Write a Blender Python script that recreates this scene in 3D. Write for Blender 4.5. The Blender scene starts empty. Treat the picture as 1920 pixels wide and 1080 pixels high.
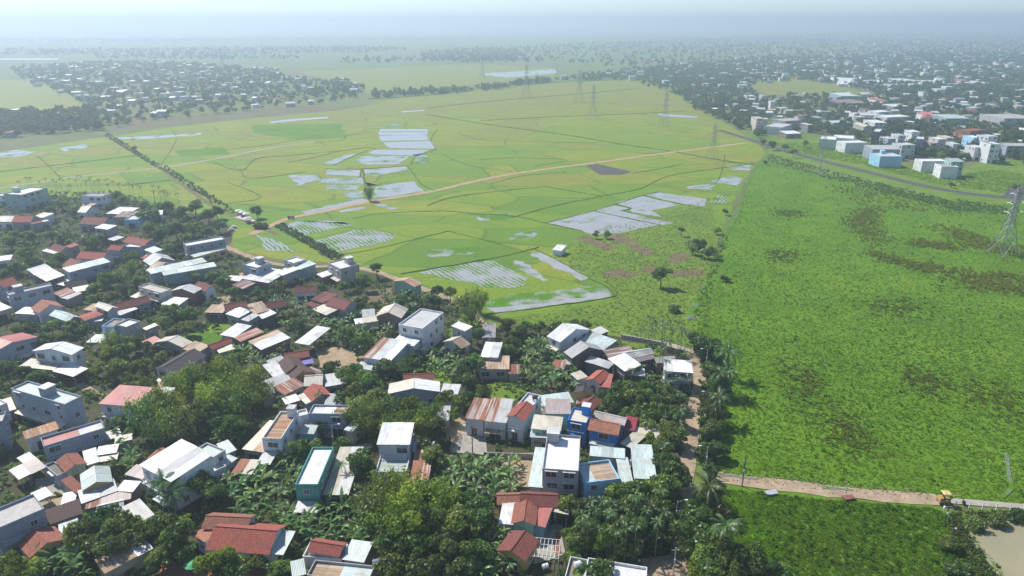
import bpy, math, random
import numpy as np
from mathutils import Matrix, Vector
R = math.radians
rnd = random.Random(7)
rng = np.random.default_rng(7)
SC = bpy.context.scene
COL = SC.collection
# ------------------------------------------------------------------ camera, sky, sun, exposure
CAM_H, PITCH, FPX = 95.0, R(21.0), 1297.0
cam_d = bpy.data.cameras.new('camera'); cam = bpy.data.objects.new('camera', cam_d); COL.objects.link(cam)
cam.location = (0, 0, CAM_H); cam.rotation_euler = (R(90) - PITCH, 0, 0)
cam_d.sensor_width = 36; cam_d.lens = 36 * FPX / 1920; cam_d.clip_start = 1; cam_d.clip_end = 40000
SC.camera = cam
SUN_EL, SUN_AZ = R(48), R(-50)          # azimuth from the view direction, negative = to the left
W = bpy.data.worlds.new('World'); SC.world = W; W.use_nodes = True
nt = W.node_tree; bg = nt.nodes['Background']
sky = nt.nodes.new('ShaderNodeTexSky'); sky.sky_type = 'NISHITA'; sky.sun_disc = False
sky.sun_elevation = SUN_EL; sky.sun_rotation = SUN_AZ; sky.air_density = 1.0; sky.dust_density = 0.5; sky.ozone_density = 3.2; sky.altitude = 2500
nt.links.new(sky.outputs[0], bg.inputs[0]); bg.inputs[1].default_value = 0.105
sl = bpy.data.lights.new('sun', 'SUN'); sl.energy = 4.6; sl.angle = R(0.7); sl.color = (1, 0.955, 0.88)
sun = bpy.data.objects.new('sun', sl); COL.objects.link(sun)
sd = Vector((math.sin(SUN_AZ) * math.cos(SUN_EL), math.cos(SUN_AZ) * math.cos(SUN_EL), math.sin(SUN_EL)))
sun.rotation_euler = sd.to_track_quat('Z', 'Y').to_euler(); sun.location = (0, 0, 300)
SC.view_settings.view_transform = 'Standard'; SC.view_settings.look = 'None'
SC.view_settings.exposure = 0.52; SC.view_settings.gamma = 1
SC.cycles.use_denoising = True
SC.cycles.max_bounces = 6; SC.cycles.diffuse_bounces = 2; SC.cycles.glossy_bounces = 2
SC.cycles.transmission_bounces = 4; SC.cycles.volume_bounces = 2; SC.cycles.transparent_max_bounces = 8
HAZE = 0.00040

# ------------------------------------------------------------------ helpers
def gp(px, py, z=0.0):
    """photo pixel -> point of the place at height z"""
    x = (px - 960) / FPX; y = (540 - py) / FPX
    c, s = math.cos(PITCH), math.sin(PITCH)
    d = (x, c + y * s, -s + y * c)
    t = (z - CAM_H) / d[2]
    return Vector((d[0] * t, d[1] * t, z))
def to_px(p):
    c, s = math.cos(PITCH), math.sin(PITCH)
    z = p[2] - CAM_H
    f = p[1] * c - z * s; u = p[1] * s + z * c
    if f <= 1: return (-9999, -9999)
    return (960 + FPX * p[0] / f, 540 - FPX * u / f)
def gpoly(s, z=0.0):
    if isinstance(s, str): s = [tuple(map(float, q.split(','))) for q in s.split()]
    return [gp(a, b, z) for a, b in s]
def tag(o, label=None, cat=None, group=None, kind=None):
    if label: o['label'] = label
    if cat: o['category'] = cat
    if group: o['group'] = group
    if kind: o['kind'] = kind
    return o
def empty(name, loc=(0, 0, 0), rz=0.0):
    o = bpy.data.objects.new(name, None); COL.objects.link(o)
    o.location = loc; o.rotation_euler = (0, 0, rz); o.empty_display_size = 0.5
    return o
def link(name, me, parent=None, loc=None, rz=None):
    o = bpy.data.objects.new(name, me); COL.objects.link(o)
    if parent: o.parent = parent
    if loc is not None: o.location = loc
    if rz is not None: o.rotation_euler = (0, 0, rz)
    return o
class MB:
    def __init__(s): s.v = []; s.f = []
    def poly(s, pts):
        n = len(s.v); s.v += [tuple(p) for p in pts]; s.f.append(tuple(range(n, n + len(pts)))); return s
    def box(s, x0, x1, y0, y1, z0, z1):
        return s.hexa([(x0, y0, z0), (x1, y0, z0), (x1, y1, z0), (x0, y1, z0)], [(x0, y0, z1), (x1, y0, z1), (x1, y1, z1), (x0, y1, z1)])
    def hexa(s, b, t):
        n = len(s.v); s.v += [tuple(p) for p in b] + [tuple(p) for p in t]; k = len(b)
        s.f.append(tuple(n + k - 1 - i for i in range(k))); s.f.append(tuple(n + k + i for i in range(k)))
        for i in range(k):
            j = (i + 1) % k; s.f.append((n + i, n + j, n + k + j, n + k + i))
        return s
    def tube(s, pts, rad, k=6):
        pts = [Vector(p) for p in pts]
        if not hasattr(rad, '__len__'): rad = [rad] * len(pts)
        n0 = len(s.v)
        for i, p in enumerate(pts):
            a = pts[max(i - 1, 0)]; b = pts[min(i + 1, len(pts) - 1)]
            d = (b - a).normalized(); u = d.orthogonal().normalized() if abs(d.z) < .95 else Vector((1, 0, 0)); u = (u - d * u.dot(d)).normalized(); w = d.cross(u)
            for j in range(k):
                t = 2 * math.pi * j / k; q = p + (u * math.cos(t) + w * math.sin(t)) * rad[i]; s.v.append(tuple(q))
        for i in range(len(pts) - 1):
            for j in range(k):
                a = n0 + i * k + j; b = n0 + i * k + (j + 1) % k; s.f.append((a, b, b + k, a + k))
        s.f.append(tuple(n0 + k - 1 - j for j in range(k))); e = n0 + (len(pts) - 1) * k; s.f.append(tuple(e + j for j in range(k)))
        return s
    def bar(s, a, b, r): return s.tube([a, b], r, 4)
    def mesh(s, name, mat=None):
        me = bpy.data.meshes.new(name); me.from_pydata(s.v, [], s.f); me.update()
        if mat: me.materials.append(mat)
        return me
    def build(s, name, mat=None, parent=None, loc=None, rz=None): return link(name, s.mesh(name, mat), parent, loc, rz)
def np_mesh(name, V, Q, mat, lv=None):
    me = bpy.data.meshes.new(name); V = np.asarray(V, np.float32); Q = np.asarray(Q, np.int32); m, k = Q.shape
    me.vertices.add(len(V)); me.vertices.foreach_set('co', V.ravel())
    me.loops.add(m * k); me.loops.foreach_set('vertex_index', Q.ravel())
    me.polygons.add(m); me.polygons.foreach_set('loop_start', np.arange(m, dtype=np.int32) * k)
    me.update(calc_edges=True)
    if lv is not None:
        a = me.attributes.new('lv', 'FLOAT', 'FACE'); a.data.foreach_set('value', np.asarray(lv, np.float32))
    me.materials.append(mat); return me
# ------------------------------------------------------------------ materials
MATS = {}
def new_mat(name):
    m = bpy.data.materials.new(name); m.use_nodes = True; n = m.node_tree; b = n.nodes['Principled BSDF']
    return m, n, b
def N(n, t, **kw):
    x = n.nodes.new(t)
    for k, v in kw.items():
        if k.startswith('_'): setattr(x, k[1:], v)
        else: x.inputs[k.replace('0', ' ') if k not in x.inputs else k].default_value = v
    return x
def noise(n, vec, scale, detail=4, rough=0.55, dist=0.0):
    x = n.nodes.new('ShaderNodeTexNoise'); x.inputs['Scale'].default_value = scale; x.inputs['Detail'].default_value = detail
    x.inputs['Roughness'].default_value = rough; x.inputs['Distortion'].default_value = dist
    if vec is not None: n.links.new(vec, x.inputs['Vector'])
    return x.outputs['Fac']
def ramp(n, fac, stops):
    x = n.nodes.new('ShaderNodeValToRGB'); e = x.color_ramp.elements
    while len(e) < len(stops): e.new(0.5)
    for i, (p, c) in enumerate(stops):
        e[i].position = p; e[i].color = (c, c, c, 1) if not hasattr(c, '__len__') else (*c[:3], 1)
    n.links.new(fac, x.inputs[0]); return x.outputs[0]
def mix(n, fac, a, b, mode='MIX'):
    x = n.nodes.new('ShaderNodeMix'); x.data_type = 'RGBA'; x.blend_type = mode
    for sock, v in ((x.inputs[0], fac), (x.inputs[6], a), (x.inputs[7], b)):
        if isinstance(v, bpy.types.NodeSocket): n.links.new(v, sock)
        elif hasattr(v, '__len__'): sock.default_value = (*v[:3], 1)
        else: sock.default_value = v
    return x.outputs[2]
def math_(n, op, a, b=None):
    x = n.nodes.new('ShaderNodeMath'); x.operation = op
    for i, v in enumerate((a, b)):
        if v is None: continue
        if isinstance(v, bpy.types.NodeSocket): n.links.new(v, x.inputs[i])
        else: x.inputs[i].default_value = v
    return x.outputs[0]
def mapping(n, vec, scale=(1, 1, 1), rot=0.0, loc=(0, 0, 0)):
    x = n.nodes.new('ShaderNodeMapping'); x.inputs['Scale'].default_value = scale; x.inputs['Rotation'].default_value = (0, 0, rot); x.inputs['Location'].default_value = loc
    n.links.new(vec, x.inputs['Vector']); return x.outputs[0]
def obj_co(n): return n.nodes.new('ShaderNodeTexCoord').outputs['Object']
def world_co(n): return n.nodes.new('ShaderNodeNewGeometry').outputs['Position']
def obj_rand(n): return n.nodes.new('ShaderNodeObjectInfo').outputs['Random']
def bump(n, b, h, strength, dist=0.1):
    x = n.nodes.new('ShaderNodeBump'); x.inputs['Strength'].default_value = strength; x.inputs['Distance'].default_value = dist
    n.links.new(h, x.inputs['Height']); n.links.new(x.outputs[0], b.inputs['Normal'])
def sc(c, k): return tuple(min(1, x * k) for x in c)

WALLC = dict(white=(.66, .67, .68), grey=(.37, .37, .38), bluegrey=(.30, .34, .41), beige=(.5, .46, .40), teal=(.09, .30, .26), mint=(.36, .58, .48), blue=(.025, .20, .58),
             sky=(.30, .55, .74), yellow=(.58, .40, .13), brick=(.30, .13, .085), dark=(.10, .095, .09), brown=(.19, .13, .10), tan=(.46, .36, .25), pinkw=(.60, .54, .52), turq=(.24, .38, .40), conc=(.33, .32, .31))
ROOFC = dict(white=('M', (.78, .79, .79)), pale=('M', (.55, .56, .55)), cream=('M', (.62, .57, .46)), grey=('M', (.38, .38, .39)), mint=('M', (.53, .62, .59)), rust=('R', (.34, .12, .065)),
             tan=('R', (.50, .33, .19)), orange=('R', (.52, .25, .10)), red=('M', (.46, .12, .10)), crimson=('M', (.42, .03, .06)), pink=('M', (.42, .34, .32)), brownm=('R', (.20, .11, .09)),
             redt=('T', (.39, .10, .066)), brick=('T', (.33, .11, .07)), dred=('T', (.20, .055, .045)), brown=('T', (.11, .06, .05)), slate=('T', (.055, .042, .05)), orant=('T', (.41, .165, .10)),
             conc=('C', (.42, .40, .37)), wconc=('C', (.66, .66, .65)), gconc=('C', (.50, .56, .52)), dirty=('C', (.20, .17, .14)), tarp=('M', (.16, .14, .50)))
def wall_mat(key):
    k = 'wall_' + key
    if k in MATS: return MATS[k]
    c = WALLC[key]; m, n, b = new_mat(k); co = obj_co(n)
    st = noise(n, mapping(n, co, (1.6, 1.6, .18)), 1.0, 5, .65)           # rain streaks
    bl = noise(n, co, .35, 3)
    col = mix(n, ramp(n, st, [(.38, 0.0), (.72, .75)]), c, sc(c, .58))
    col = mix(n, ramp(n, bl, [(.35, .5), (.65, 0.0)]), col, sc(c, 1.14))
    hs = N(n, 'ShaderNodeHueSaturation'); hs.inputs['Value'].default_value = 1
    n.links.new(col, hs.inputs['Color'])
    n.links.new(math_(n, 'ADD', math_(n, 'MULTIPLY', obj_rand(n), .3), .85), hs.inputs['Value'])
    n.links.new(hs.outputs[0], b.inputs['Base Color']); b.inputs['Roughness'].default_value = .85
    if key in ('brick', 'brown'):
        bk = N(n, 'ShaderNodeTexBrick', Scale=1.0); bk.inputs['Brick Width'].default_value = .4; bk.inputs['Row Height'].default_value = .2; bk.inputs['Mortar Size'].default_value = .02
        bump(n, b, noise(n, co, 4), .4)
    else: bump(n, b, noise(n, co, 2.5, 6), .15)
    MATS[k] = m; return m
def roof_mat(key, axis='x'):
    k = 'roof_' + key + '_' + axis
    if k in MATS: return MATS[k]
    cl, c = ROOFC[key]; m, n, b = new_mat(k); co = obj_co(n); rd = obj_rand(n)
    val = math_(n, 'ADD', math_(n, 'MULTIPLY', rd, .42), .72)
    if cl in 'MR':
        w = n.nodes.new('ShaderNodeTexWave'); w.bands_direction = 'X' if axis == 'x' else 'Y'; w.inputs['Scale'].default_value = 1.15; w.inputs['Distortion'].default_value = 0; n.links.new(co, w.inputs['Vector'])
        sx = (2.2, .35, 1) if axis == 'x' else (.35, 2.2, 1)
        st = noise(n, mapping(n, co, sx), .9, 6, .7); big = noise(n, co, .23, 4)
        if cl == 'M':
            col = mix(n, ramp(n, st, [(.40, 0.0), (.68, .8)]), c, sc(c, .58))
            col = mix(n, ramp(n, big, [(.53, 0.0), (.70, .5)]), col, (.34, .23, .15))
            b.inputs['Roughness'].default_value = .5
        else:
            sh = noise(n, mapping(n, co, (3.0, .12, 1) if axis == 'x' else (.12, 3.0, 1)), .5, 3, .6)
            col = mix(n, ramp(n, st, [(.35, 0.0), (.65, 1.0)]), c, sc(c, .52))
            col = mix(n, ramp(n, sh, [(.50, 0.0), (.60, .75)]), col, (.52, .47, .42))
            b.inputs['Roughness'].default_value = .75
        bump(n, b, w.outputs['Fac'], .35, .06)
    elif cl == 'T':
        w = n.nodes.new('ShaderNodeTexWave'); w.bands_direction = 'Y' if axis == 'x' else 'X'; w.wave_profile = 'SAW'; w.inputs['Scale'].default_value = .95; n.links.new(co, w.inputs['Vector'])
        w2 = n.nodes.new('ShaderNodeTexWave'); w2.bands_direction = 'X' if axis == 'x' else 'Y'; w2.inputs['Scale'].default_value = 1.3; n.links.new(co, w2.inputs['Vector'])
        st = noise(n, co, 2.6, 6, .75); big = noise(n, co, .45, 4, .6)
        col = mix(n, ramp(n, st, [(.36, 0.0), (.66, 1.0)]), sc(c, 1.25), sc(c, .48))
        col = mix(n, ramp(n, big, [(.5, 0.0), (.75, .5)]), col, (.10, .085, .075))
        col = mix(n, ramp(n, w.outputs['Fac'], [(.0, .45), (.3, 0.0)]), col, sc(c, .4))
        b.inputs['Roughness'].default_value = .85
        bump(n, b, math_(n, 'ADD', w.outputs['Fac'], math_(n, 'MULTIPLY', w2.outputs['Fac'], .6)), .5, .08)
    else:
        st = noise(n, co, .7, 7, .7); big = noise(n, co, .18, 3)
        col = mix(n, ramp(n, st, [(.40, 0.0), (.72, .7)]), c, sc(c, .58)); col = mix(n, ramp(n, big, [(.55, 0.0), (.75, .35)]), col, (.25, .23, .2))
        b.inputs['Roughness'].default_value = .8; bump(n, b, st, .1)
    hs = N(n, 'ShaderNodeHueSaturation'); n.links.new(col, hs.inputs['Color']); n.links.new(val, hs.inputs['Value'])
    n.links.new(hs.outputs[0], b.inputs['Base Color']); MATS[k] = m; return m
def plain(key, c, rough=.6, metal=0.0, var=.25, scale=1.2):
    if key in MATS: return MATS[key]
    m, n, b = new_mat(key); co = obj_co(n); f = noise(n, co, scale, 5)
    n.links.new(mix(n, ramp(n, f, [(.35, 0.0), (.7, 1.0)]), sc(c, 1 + var * .4), sc(c, 1 - var)), b.inputs['Base Color'])
    b.inputs['Roughness'].default_value = rough; b.inputs['Metallic'].default_value = metal; MATS[key] = m; return m
def glass():
    if 'glass' in MATS: return MATS['glass']
    m, n, b = new_mat('window_glass'); f = noise(n, obj_co(n), 1.5, 2)
    n.links.new(mix(n, f, (.012, .016, .024), (.05, .06, .08)), b.inputs['Base Color']); b.inputs['Roughness'].default_value = .12; MATS['glass'] = m; return m
def leaf_mat(key, c1, c2, c3, trans=.32, gloss=.03, patch=0.0):
    if key in MATS: return MATS[key]
    m = bpy.data.materials.new(key); m.use_nodes = True; n = m.node_tree; n.nodes.clear()
    at = n.nodes.new('ShaderNodeAttribute'); at.attribute_name = 'lv'
    fac = at.outputs['Fac']
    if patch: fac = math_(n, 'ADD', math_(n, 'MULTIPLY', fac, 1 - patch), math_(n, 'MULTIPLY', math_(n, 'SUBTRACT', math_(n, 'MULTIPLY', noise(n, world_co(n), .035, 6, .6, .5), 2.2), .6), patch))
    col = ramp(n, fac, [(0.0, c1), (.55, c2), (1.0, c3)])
    hs = n.nodes.new('ShaderNodeHueSaturation'); n.links.new(col, hs.inputs['Color'])
    rd = obj_rand(n)
    n.links.new(math_(n, 'ADD', math_(n, 'MULTIPLY', rd, .055), .4725), hs.inputs['Hue'])
    n.links.new(math_(n, 'ADD', math_(n, 'MULTIPLY', math_(n, 'FRACT', math_(n, 'MULTIPLY', rd, 7.31)), .7), .68), hs.inputs['Value'])
    d = n.nodes.new('ShaderNodeBsdfDiffuse'); t = n.nodes.new('ShaderNodeBsdfTranslucent'); g = n.nodes.new('ShaderNodeBsdfGlossy'); g.inputs['Roughness'].default_value = .42
    n.links.new(hs.outputs[0], d.inputs[0])
    n.links.new(mix(n, 1.0, hs.outputs[0], (1.35, 1.25, .55), 'MULTIPLY'), t.inputs[0])
    m1 = n.nodes.new('ShaderNodeMixShader'); m1.inputs[0].default_value = trans; n.links.new(d.outputs[0], m1.inputs[1]); n.links.new(t.outputs[0], m1.inputs[2])
    m2 = n.nodes.new('ShaderNodeMixShader'); m2.inputs[0].default_value = gloss; n.links.new(m1.outputs[0], m2.inputs[1]); n.links.new(g.outputs[0], m2.inputs[2])
    o = n.nodes.new('ShaderNodeOutputMaterial'); n.links.new(m2.outputs[0], o.inputs[0]); MATS[key] = m; return m
L_DARK = leaf_mat('leaf_dark', (.038, .078, .026), (.09, .16, .042), (.20, .275, .07), .45)
L_MID = leaf_mat('leaf_mid', (.056, .11, .026), (.13, .215, .045), (.27, .34, .075), .48)
L_LIGHT = leaf_mat('leaf_light', (.09, .155, .025), (.175, .26, .04), (.33, .37, .07), .45, .01)
L_BAN = leaf_mat('leaf_banana', (.045, .10, .025), (.085, .175, .04), (.17, .28, .07), .4)
L_PALM = leaf_mat('leaf_palm', (.035, .075, .02), (.07, .135, .03), (.15, .22, .055))
L_FAR = leaf_mat('leaf_far', (.055, .09, .05), (.095, .145, .07), (.16, .21, .09), .45, 0.0)  # far leaves lightened: part of the distance haze is put into the colour
BARK = plain('bark', (.16, .12, .085), .9, var=.5, scale=3)
PALMBARK = plain('palm_bark', (.26, .24, .20), .9, var=.4, scale=4)
BANSTEM = plain('banana_stem', (.12, .15, .06), .8, var=.5, scale=3)
# ------------------------------------------------------------------ ground materials
def paddy_mat():
    m, n, b = new_mat('rice'); co = world_co(n)
    v = n.nodes.new('ShaderNodeTexVoronoi'); v.inputs['Scale'].default_value = 1.0; v.inputs['Randomness'].default_value = .85
    warp = noise(n, co, .012, 3); wv = n.nodes.new('ShaderNodeVectorMath'); wv.operation = 'ADD'
    cw = n.nodes.new('ShaderNodeCombineXYZ'); n.links.new(math_(n, 'MULTIPLY', warp, 28), cw.inputs[0]); n.links.new(math_(n, 'MULTIPLY', warp, -22), cw.inputs[1])
    n.links.new(co, wv.inputs[0]); n.links.new(cw.outputs[0], wv.inputs[1])
    mp = mapping(n, wv.outputs[0], (1 / 62, 1 / 34, 1), R(-24)); n.links.new(mp, v.inputs['Vector'])
    ve = n.nodes.new('ShaderNodeTexVoronoi'); ve.feature = 'DISTANCE_TO_EDGE'; ve.inputs['Scale'].default_value = 1; ve.inputs['Randomness'].default_value = .85; n.links.new(mp, ve.inputs['Vector'])
    sp = n.nodes.new('ShaderNodeSeparateColor'); n.links.new(v.outputs['Color'], sp.inputs[0])
    sy = n.nodes.new('ShaderNodeSeparateXYZ'); n.links.new(co, sy.inputs[0])
    far = math_(n, 'MULTIPLY', math_(n, 'SUBTRACT', sy.outputs[1], 230), 1 / 320)
    f = math_(n, 'ADD', math_(n, 'MULTIPLY', sp.outputs[0], .75), math_(n, 'MULTIPLY', far, .40))
    f = math_(n, 'ADD', f, math_(n, 'MULTIPLY', math_(n, 'SUBTRACT', noise(n, co, .03, 4), .5), .7))
    col = ramp(n, f, [(0.0, (.085, .18, .006)), (.33, (.14, .245, .006)), (.58, (.21, .275, .006)), (.82, (.28, .285, .010)), (1.0, (.26, .23, .03))])
    fine = noise(n, co, .55, 6, .7)
    col = mix(n, ramp(n, fine, [(.35, .0), (.68, .65)]), col, (.07, .14, .014))
    mid = noise(n, mapping(n, co, (.35, 1, 1), R(-24)), .16, 6, .68)
    col = mix(n, ramp(n, mid, [(.42, .0), (.64, .55)]), col, (.10, .20, .014)); col = mix(n, ramp(n, mid, [(.28, .5), (.42, 0.0)]), col, (.30, .30, .045))
    st = n.nodes.new('ShaderNodeTexWave'); st.inputs['Scale'].default_value = .10; st.inputs['Distortion'].default_value = 1.5; st.inputs['Detail'].default_value = 2; n.links.new(mapping(n, co, (1, 1, 1), R(25)), st.inputs['Vector'])
    col = mix(n, math_(n, 'MULTIPLY', ramp(n, st.outputs['Fac'], [(.6, 0.0), (1, 1.0)]), .12), col, (.26, .30, .05))
    col = mix(n, ramp(n, ve.outputs['Distance'], [(.006, .65), (.017, 0.0)]), col, (.065, .12, .014))
    n.links.new(col, b.inputs['Base Color']); b.inputs['Roughness'].default_value = .8; b.inputs['Specular IOR Level'].default_value = .15
    bump(n, b, fine, .5, .4); return m
def grass_mat(key, stops, s1=.05, s2=.9, bs=.8):
    m, n, b = new_mat(key); co = world_co(n)
    f = math_(n, 'ADD', math_(n, 'MULTIPLY', noise(n, co, s1, 6, .62, .6), .75), math_(n, 'MULTIPLY', noise(n, co, s2, 6, .7), .30))
    col = ramp(n, f, stops); dk = noise(n, co, .35, 6, .75)
    col = mix(n, ramp(n, dk, [(.48, 0.0), (.75, .6)]), col, sc(stops[0][1], .75))
    n.links.new(col, b.inputs['Base Color']); b.inputs['Roughness'].default_value = .9; b.inputs['Specular IOR Level'].default_value = .1
    bump(n, b, noise(n, co, .8, 6, .7), bs, .8); return m
def soil_mat(key, c1, c2, s=.3, bs=.5):
    m, n, b = new_mat(key); co = world_co(n); f = noise(n, co, s, 7, .68)
    col = mix(n, ramp(n, f, [(.36, 0.0), (.66, 1.0)]), c1, c2); g = noise(n, co, s * 5, 4)
    col = mix(n, ramp(n, g, [(.55, 0.0), (.8, .4)]), col, sc(c1, .6))
    n.links.new(col, b.inputs['Base Color']); b.inputs['Roughness'].default_value = .92; b.inputs['Specular IOR Level'].default_value = .1; bump(n, b, g, bs, .15); return m
def far_land_mat():
    m, n, b = new_mat('far_land'); co = world_co(n)
    v = n.nodes.new('ShaderNodeTexVoronoi'); v.inputs['Scale'].default_value = 1; n.links.new(mapping(n, co, (1 / 240, 1 / 170, 1), R(15)), v.inputs['Vector'])
    sp = n.nodes.new('ShaderNodeSeparateColor'); n.links.new(v.outputs['Color'], sp.inputs[0])
    f = math_(n, 'ADD', math_(n, 'MULTIPLY', sp.outputs[0], .6), math_(n, 'MULTIPLY', noise(n, co, .004, 5), .5))
    col = ramp(n, f, [(.1, (.075, .13, .03)), (.4, (.13, .19, .035)), (.62, (.16, .15, .07)), (.8, (.11, .16, .04)), (1, (.20, .17, .11))])
    col = mix(n, ramp(n, noise(n, co, .05, 5), [(.45, 0.0), (.7, .5)]), col, (.07, .11, .03))
    n.links.new(col, b.inputs['Base Color']); b.inputs['Roughness'].default_value = .9; b.inputs['Specular IOR Level'].default_value = .1; return m
def water_mat(key, cover=0.0, stripes=None, mud=(.34, .335, .33), green=(.085, .19, .014)):
    """flat water; cover = how much rice stands in it, stripes = direction of the rows"""
    m, n, b = new_mat(key); co = world_co(n)
    b.inputs['Base Color'].default_value = (*mud, 1); b.inputs['Roughness'].default_value = .16; b.inputs['IOR'].default_value = 1.33
    mudn = noise(n, co, .12, 5); n.links.new(mix(n, mudn, sc(mud, 1.15), sc(mud, .75)), b.inputs['Base Color'])
    bump(n, b, noise(n, co, 1.2, 3), .03, .1)
    if cover > 0:
        g = n.nodes.new('ShaderNodeBsdfDiffuse'); gn = noise(n, co, .9, 5, .7); n.links.new(mix(n, gn, sc(green, 1.3), sc(green, .7)), g.inputs[0])
        f = noise(n, co, .09, 5, .6); ff = noise(n, co, 1.3, 5, .75)
        s = math_(n, 'ADD', math_(n, 'MULTIPLY', f, .75), math_(n, 'MULTIPLY', ff, .35))
        if stripes is not None:
            w = n.nodes.new('ShaderNodeTexWave'); w.inputs['Scale'].default_value = .16; w.inputs['Distortion'].default_value = 4.5; w.inputs['Detail'].default_value = 4; w.inputs['Detail Scale'].default_value = .8
            n.links.new(mapping(n, co, (1, 1, 1), R(stripes)), w.inputs['Vector']); s = math_(n, 'ADD', math_(n, 'MULTIPLY', s, .84), math_(n, 'MULTIPLY', w.outputs['Fac'], .15))
        fac = ramp(n, s, [(max(.01, .80 - cover * .6 - .05), 0.0), (min(.99, .80 - cover * .6 + .05), 1.0)])
        mx = n.nodes.new('ShaderNodeMixShader'); n.links.new(fac, mx.inputs[0]); n.links.new(b.outputs[0], mx.inputs[1]); n.links.new(g.outputs[0], mx.inputs[2])
        n.links.new(mx.outputs[0], n.nodes['Material Output'].inputs[0])
    return m
M_PADDY = paddy_mat()
M_MARSH = grass_mat('marsh_grass', [(.2, (.085, .11, .02)), (.40, (.085, .18, .010)), (.58, (.115, .235, .012)), (.76, (.19, .265, .02))])
M_MEADOW = grass_mat('meadow_grass', [(.2, (.06, .10, .02)), (.42, (.12, .20, .025)), (.62, (.17, .25, .03)), (.85, (.21, .21, .06))], .07)
M_VILL = soil_mat('village_ground', (.085, .075, .045), (.045, .06, .022), .12)
M_DIRT = soil_mat('dirt_road', (.42, .32, .22), (.28, .21, .145), .35)
M_SAND = soil_mat('sandy_yard', (.42, .32, .20), (.26, .20, .13), .3)
M_CONCY = soil_mat('concrete_path', (.40, .37, .32), (.28, .26, .22), .5, .2)
M_ASPH = soil_mat('asphalt', (.10, .10, .105), (.075, .073, .075), .4, .3)
M_BARE2 = soil_mat('reddish_road', (.46, .31, .20), (.33, .22, .14), .35)
M_PLOUGH = soil_mat('ploughed_soil', (.115, .10, .09), (.07, .06, .055), .3)
M_BARE = soil_mat('bare_plot', (.21, .145, .10), (.12, .11, .05), .2)
M_BROWNF = soil_mat('stubble_field', (.17, .14, .085), (.12, .12, .05), .05)
M_BRICKY = soil_mat('brick_yard', (.30, .12, .075), (.22, .10, .07), 1.2, .2)
M_BUND = grass_mat('bund_grass', [(.2, (.045, .082, .014)), (.5, (.075, .125, .018)), (.8, (.13, .17, .03))], .2, 1.2, .4)
M_WATER = water_mat('flood_water')
M_SEED = water_mat('flooded_seedlings', .31)
M_SPECK = water_mat('flooded_sparse_seedlings', .27)
M_SEED2 = water_mat('flooded_half_grown', .43)
M_ROWA = water_mat('flooded_rows_a', .39, -34)
M_ROWB = water_mat('flooded_rows_b', .5, 30)
M_POND = water_mat('pond_water', 0, None, (.30, .275, .17))
M_DITCH = water_mat('ditch_water', .5, None, (.20, .20, .20))
def jpoly(pts, step=6.0, amp=.5, seed=0):
    r = random.Random(seed); out = []
    for i, a in enumerate(pts):
        b = pts[(i + 1) % len(pts)]; L = (b - a).length; k = max(1, min(40, int(L / step)))
        for j in range(k):
            p = a.lerp(b, j / k)
            if j: p = p + Vector((r.uniform(-amp, amp), r.uniform(-amp, amp), 0))
            out.append(p)
    return out
def sheet(name, pts, mat, z, amp=.5, step=6, label=None):
    P = gpoly(pts) if isinstance(pts, str) else pts
    P = jpoly(P, step, amp, len(name) + int(P[0].x))
    o = MB().poly([(p.x, p.y, z) for p in P]).build(name, mat)
    tag(o, kind='structure')
    if label: o['label'] = label
    return o
def strip(name, s, wid, mat, z, label=None, amp=.35, ht=None, step=5, wamp=.15):
    """road or bund along a polyline of photo pixels; ht gives a raised ridge"""
    P = gpoly(s); Q = []
    for i in range(len(P) - 1):
        L = (P[i + 1] - P[i]).length; k = max(1, int(L / step))
        for j in range(k):
            t = j / k
            p0 = P[max(i - 1, 0)]; p1 = P[i]; p2 = P[i + 1]; p3 = P[min(i + 2, len(P) - 1)]
            q = .5 * ((2 * p1) + (p2 - p0) * t + (2 * p0 - 5 * p1 + 4 * p2 - p3) * t * t + (3 * p1 - p0 - 3 * p2 + p3) * t ** 3)
            Q.append(q)
    Q.append(P[-1]); r = random.Random(len(s)); m = MB(); n = len(Q); k = 2 if ht is None else 4
    for i, p in enumerate(Q):
        a = Q[max(i - 1, 0)]; b = Q[min(i + 1, n - 1)]; d = (b - a).normalized(); s_ = Vector((-d.y, d.x, 0)); w = wid * .5 * (1 + r.uniform(-wamp, wamp)); p = p + s_ * r.uniform(-amp, amp) * .4
        if ht is None: m.v += [tuple((p - s_ * w) + Vector((0, 0, z))), tuple((p + s_ * w) + Vector((0, 0, z)))]
        else:
            h = ht * (1 + r.uniform(-.3, .3)); m.v += [tuple(p - s_ * w + Vector((0, 0, -.05))), tuple(p - s_ * w * .5 + Vector((0, 0, h))), tuple(p + s_ * w * .5 + Vector((0, 0, h))), tuple(p + s_ * w + Vector((0, 0, -.05)))]
    for i in range(n - 1):
        for j in range(k - 1): m.f.append((i * k + j, (i + 1) * k + j, (i + 1) * k + j + 1, i * k + j + 1))
    o = m.build(name, mat); tag(o, kind='structure')
    if label: o['label'] = label
    return o
G = 13000
tag(MB().poly([(-G, -600, 0), (G, -600, 0), (G, G, 0), (-G, G, 0)]).build('ground', far_land_mat()), kind='structure')
Z1, Z2, Z3, Z4 = .03, .06, .09, .13
sheet('village_ground', '-500,1500 -200,372 60,364 150,360 230,364 330,394 388,402 436,428 428,470 520,492 640,500 740,520 860,566 930,615 1040,606 1170,628 1290,650 1312,700 1306,800 1290,880 1300,1000 1320,1500', M_VILL, Z1, 1.2)
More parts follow.
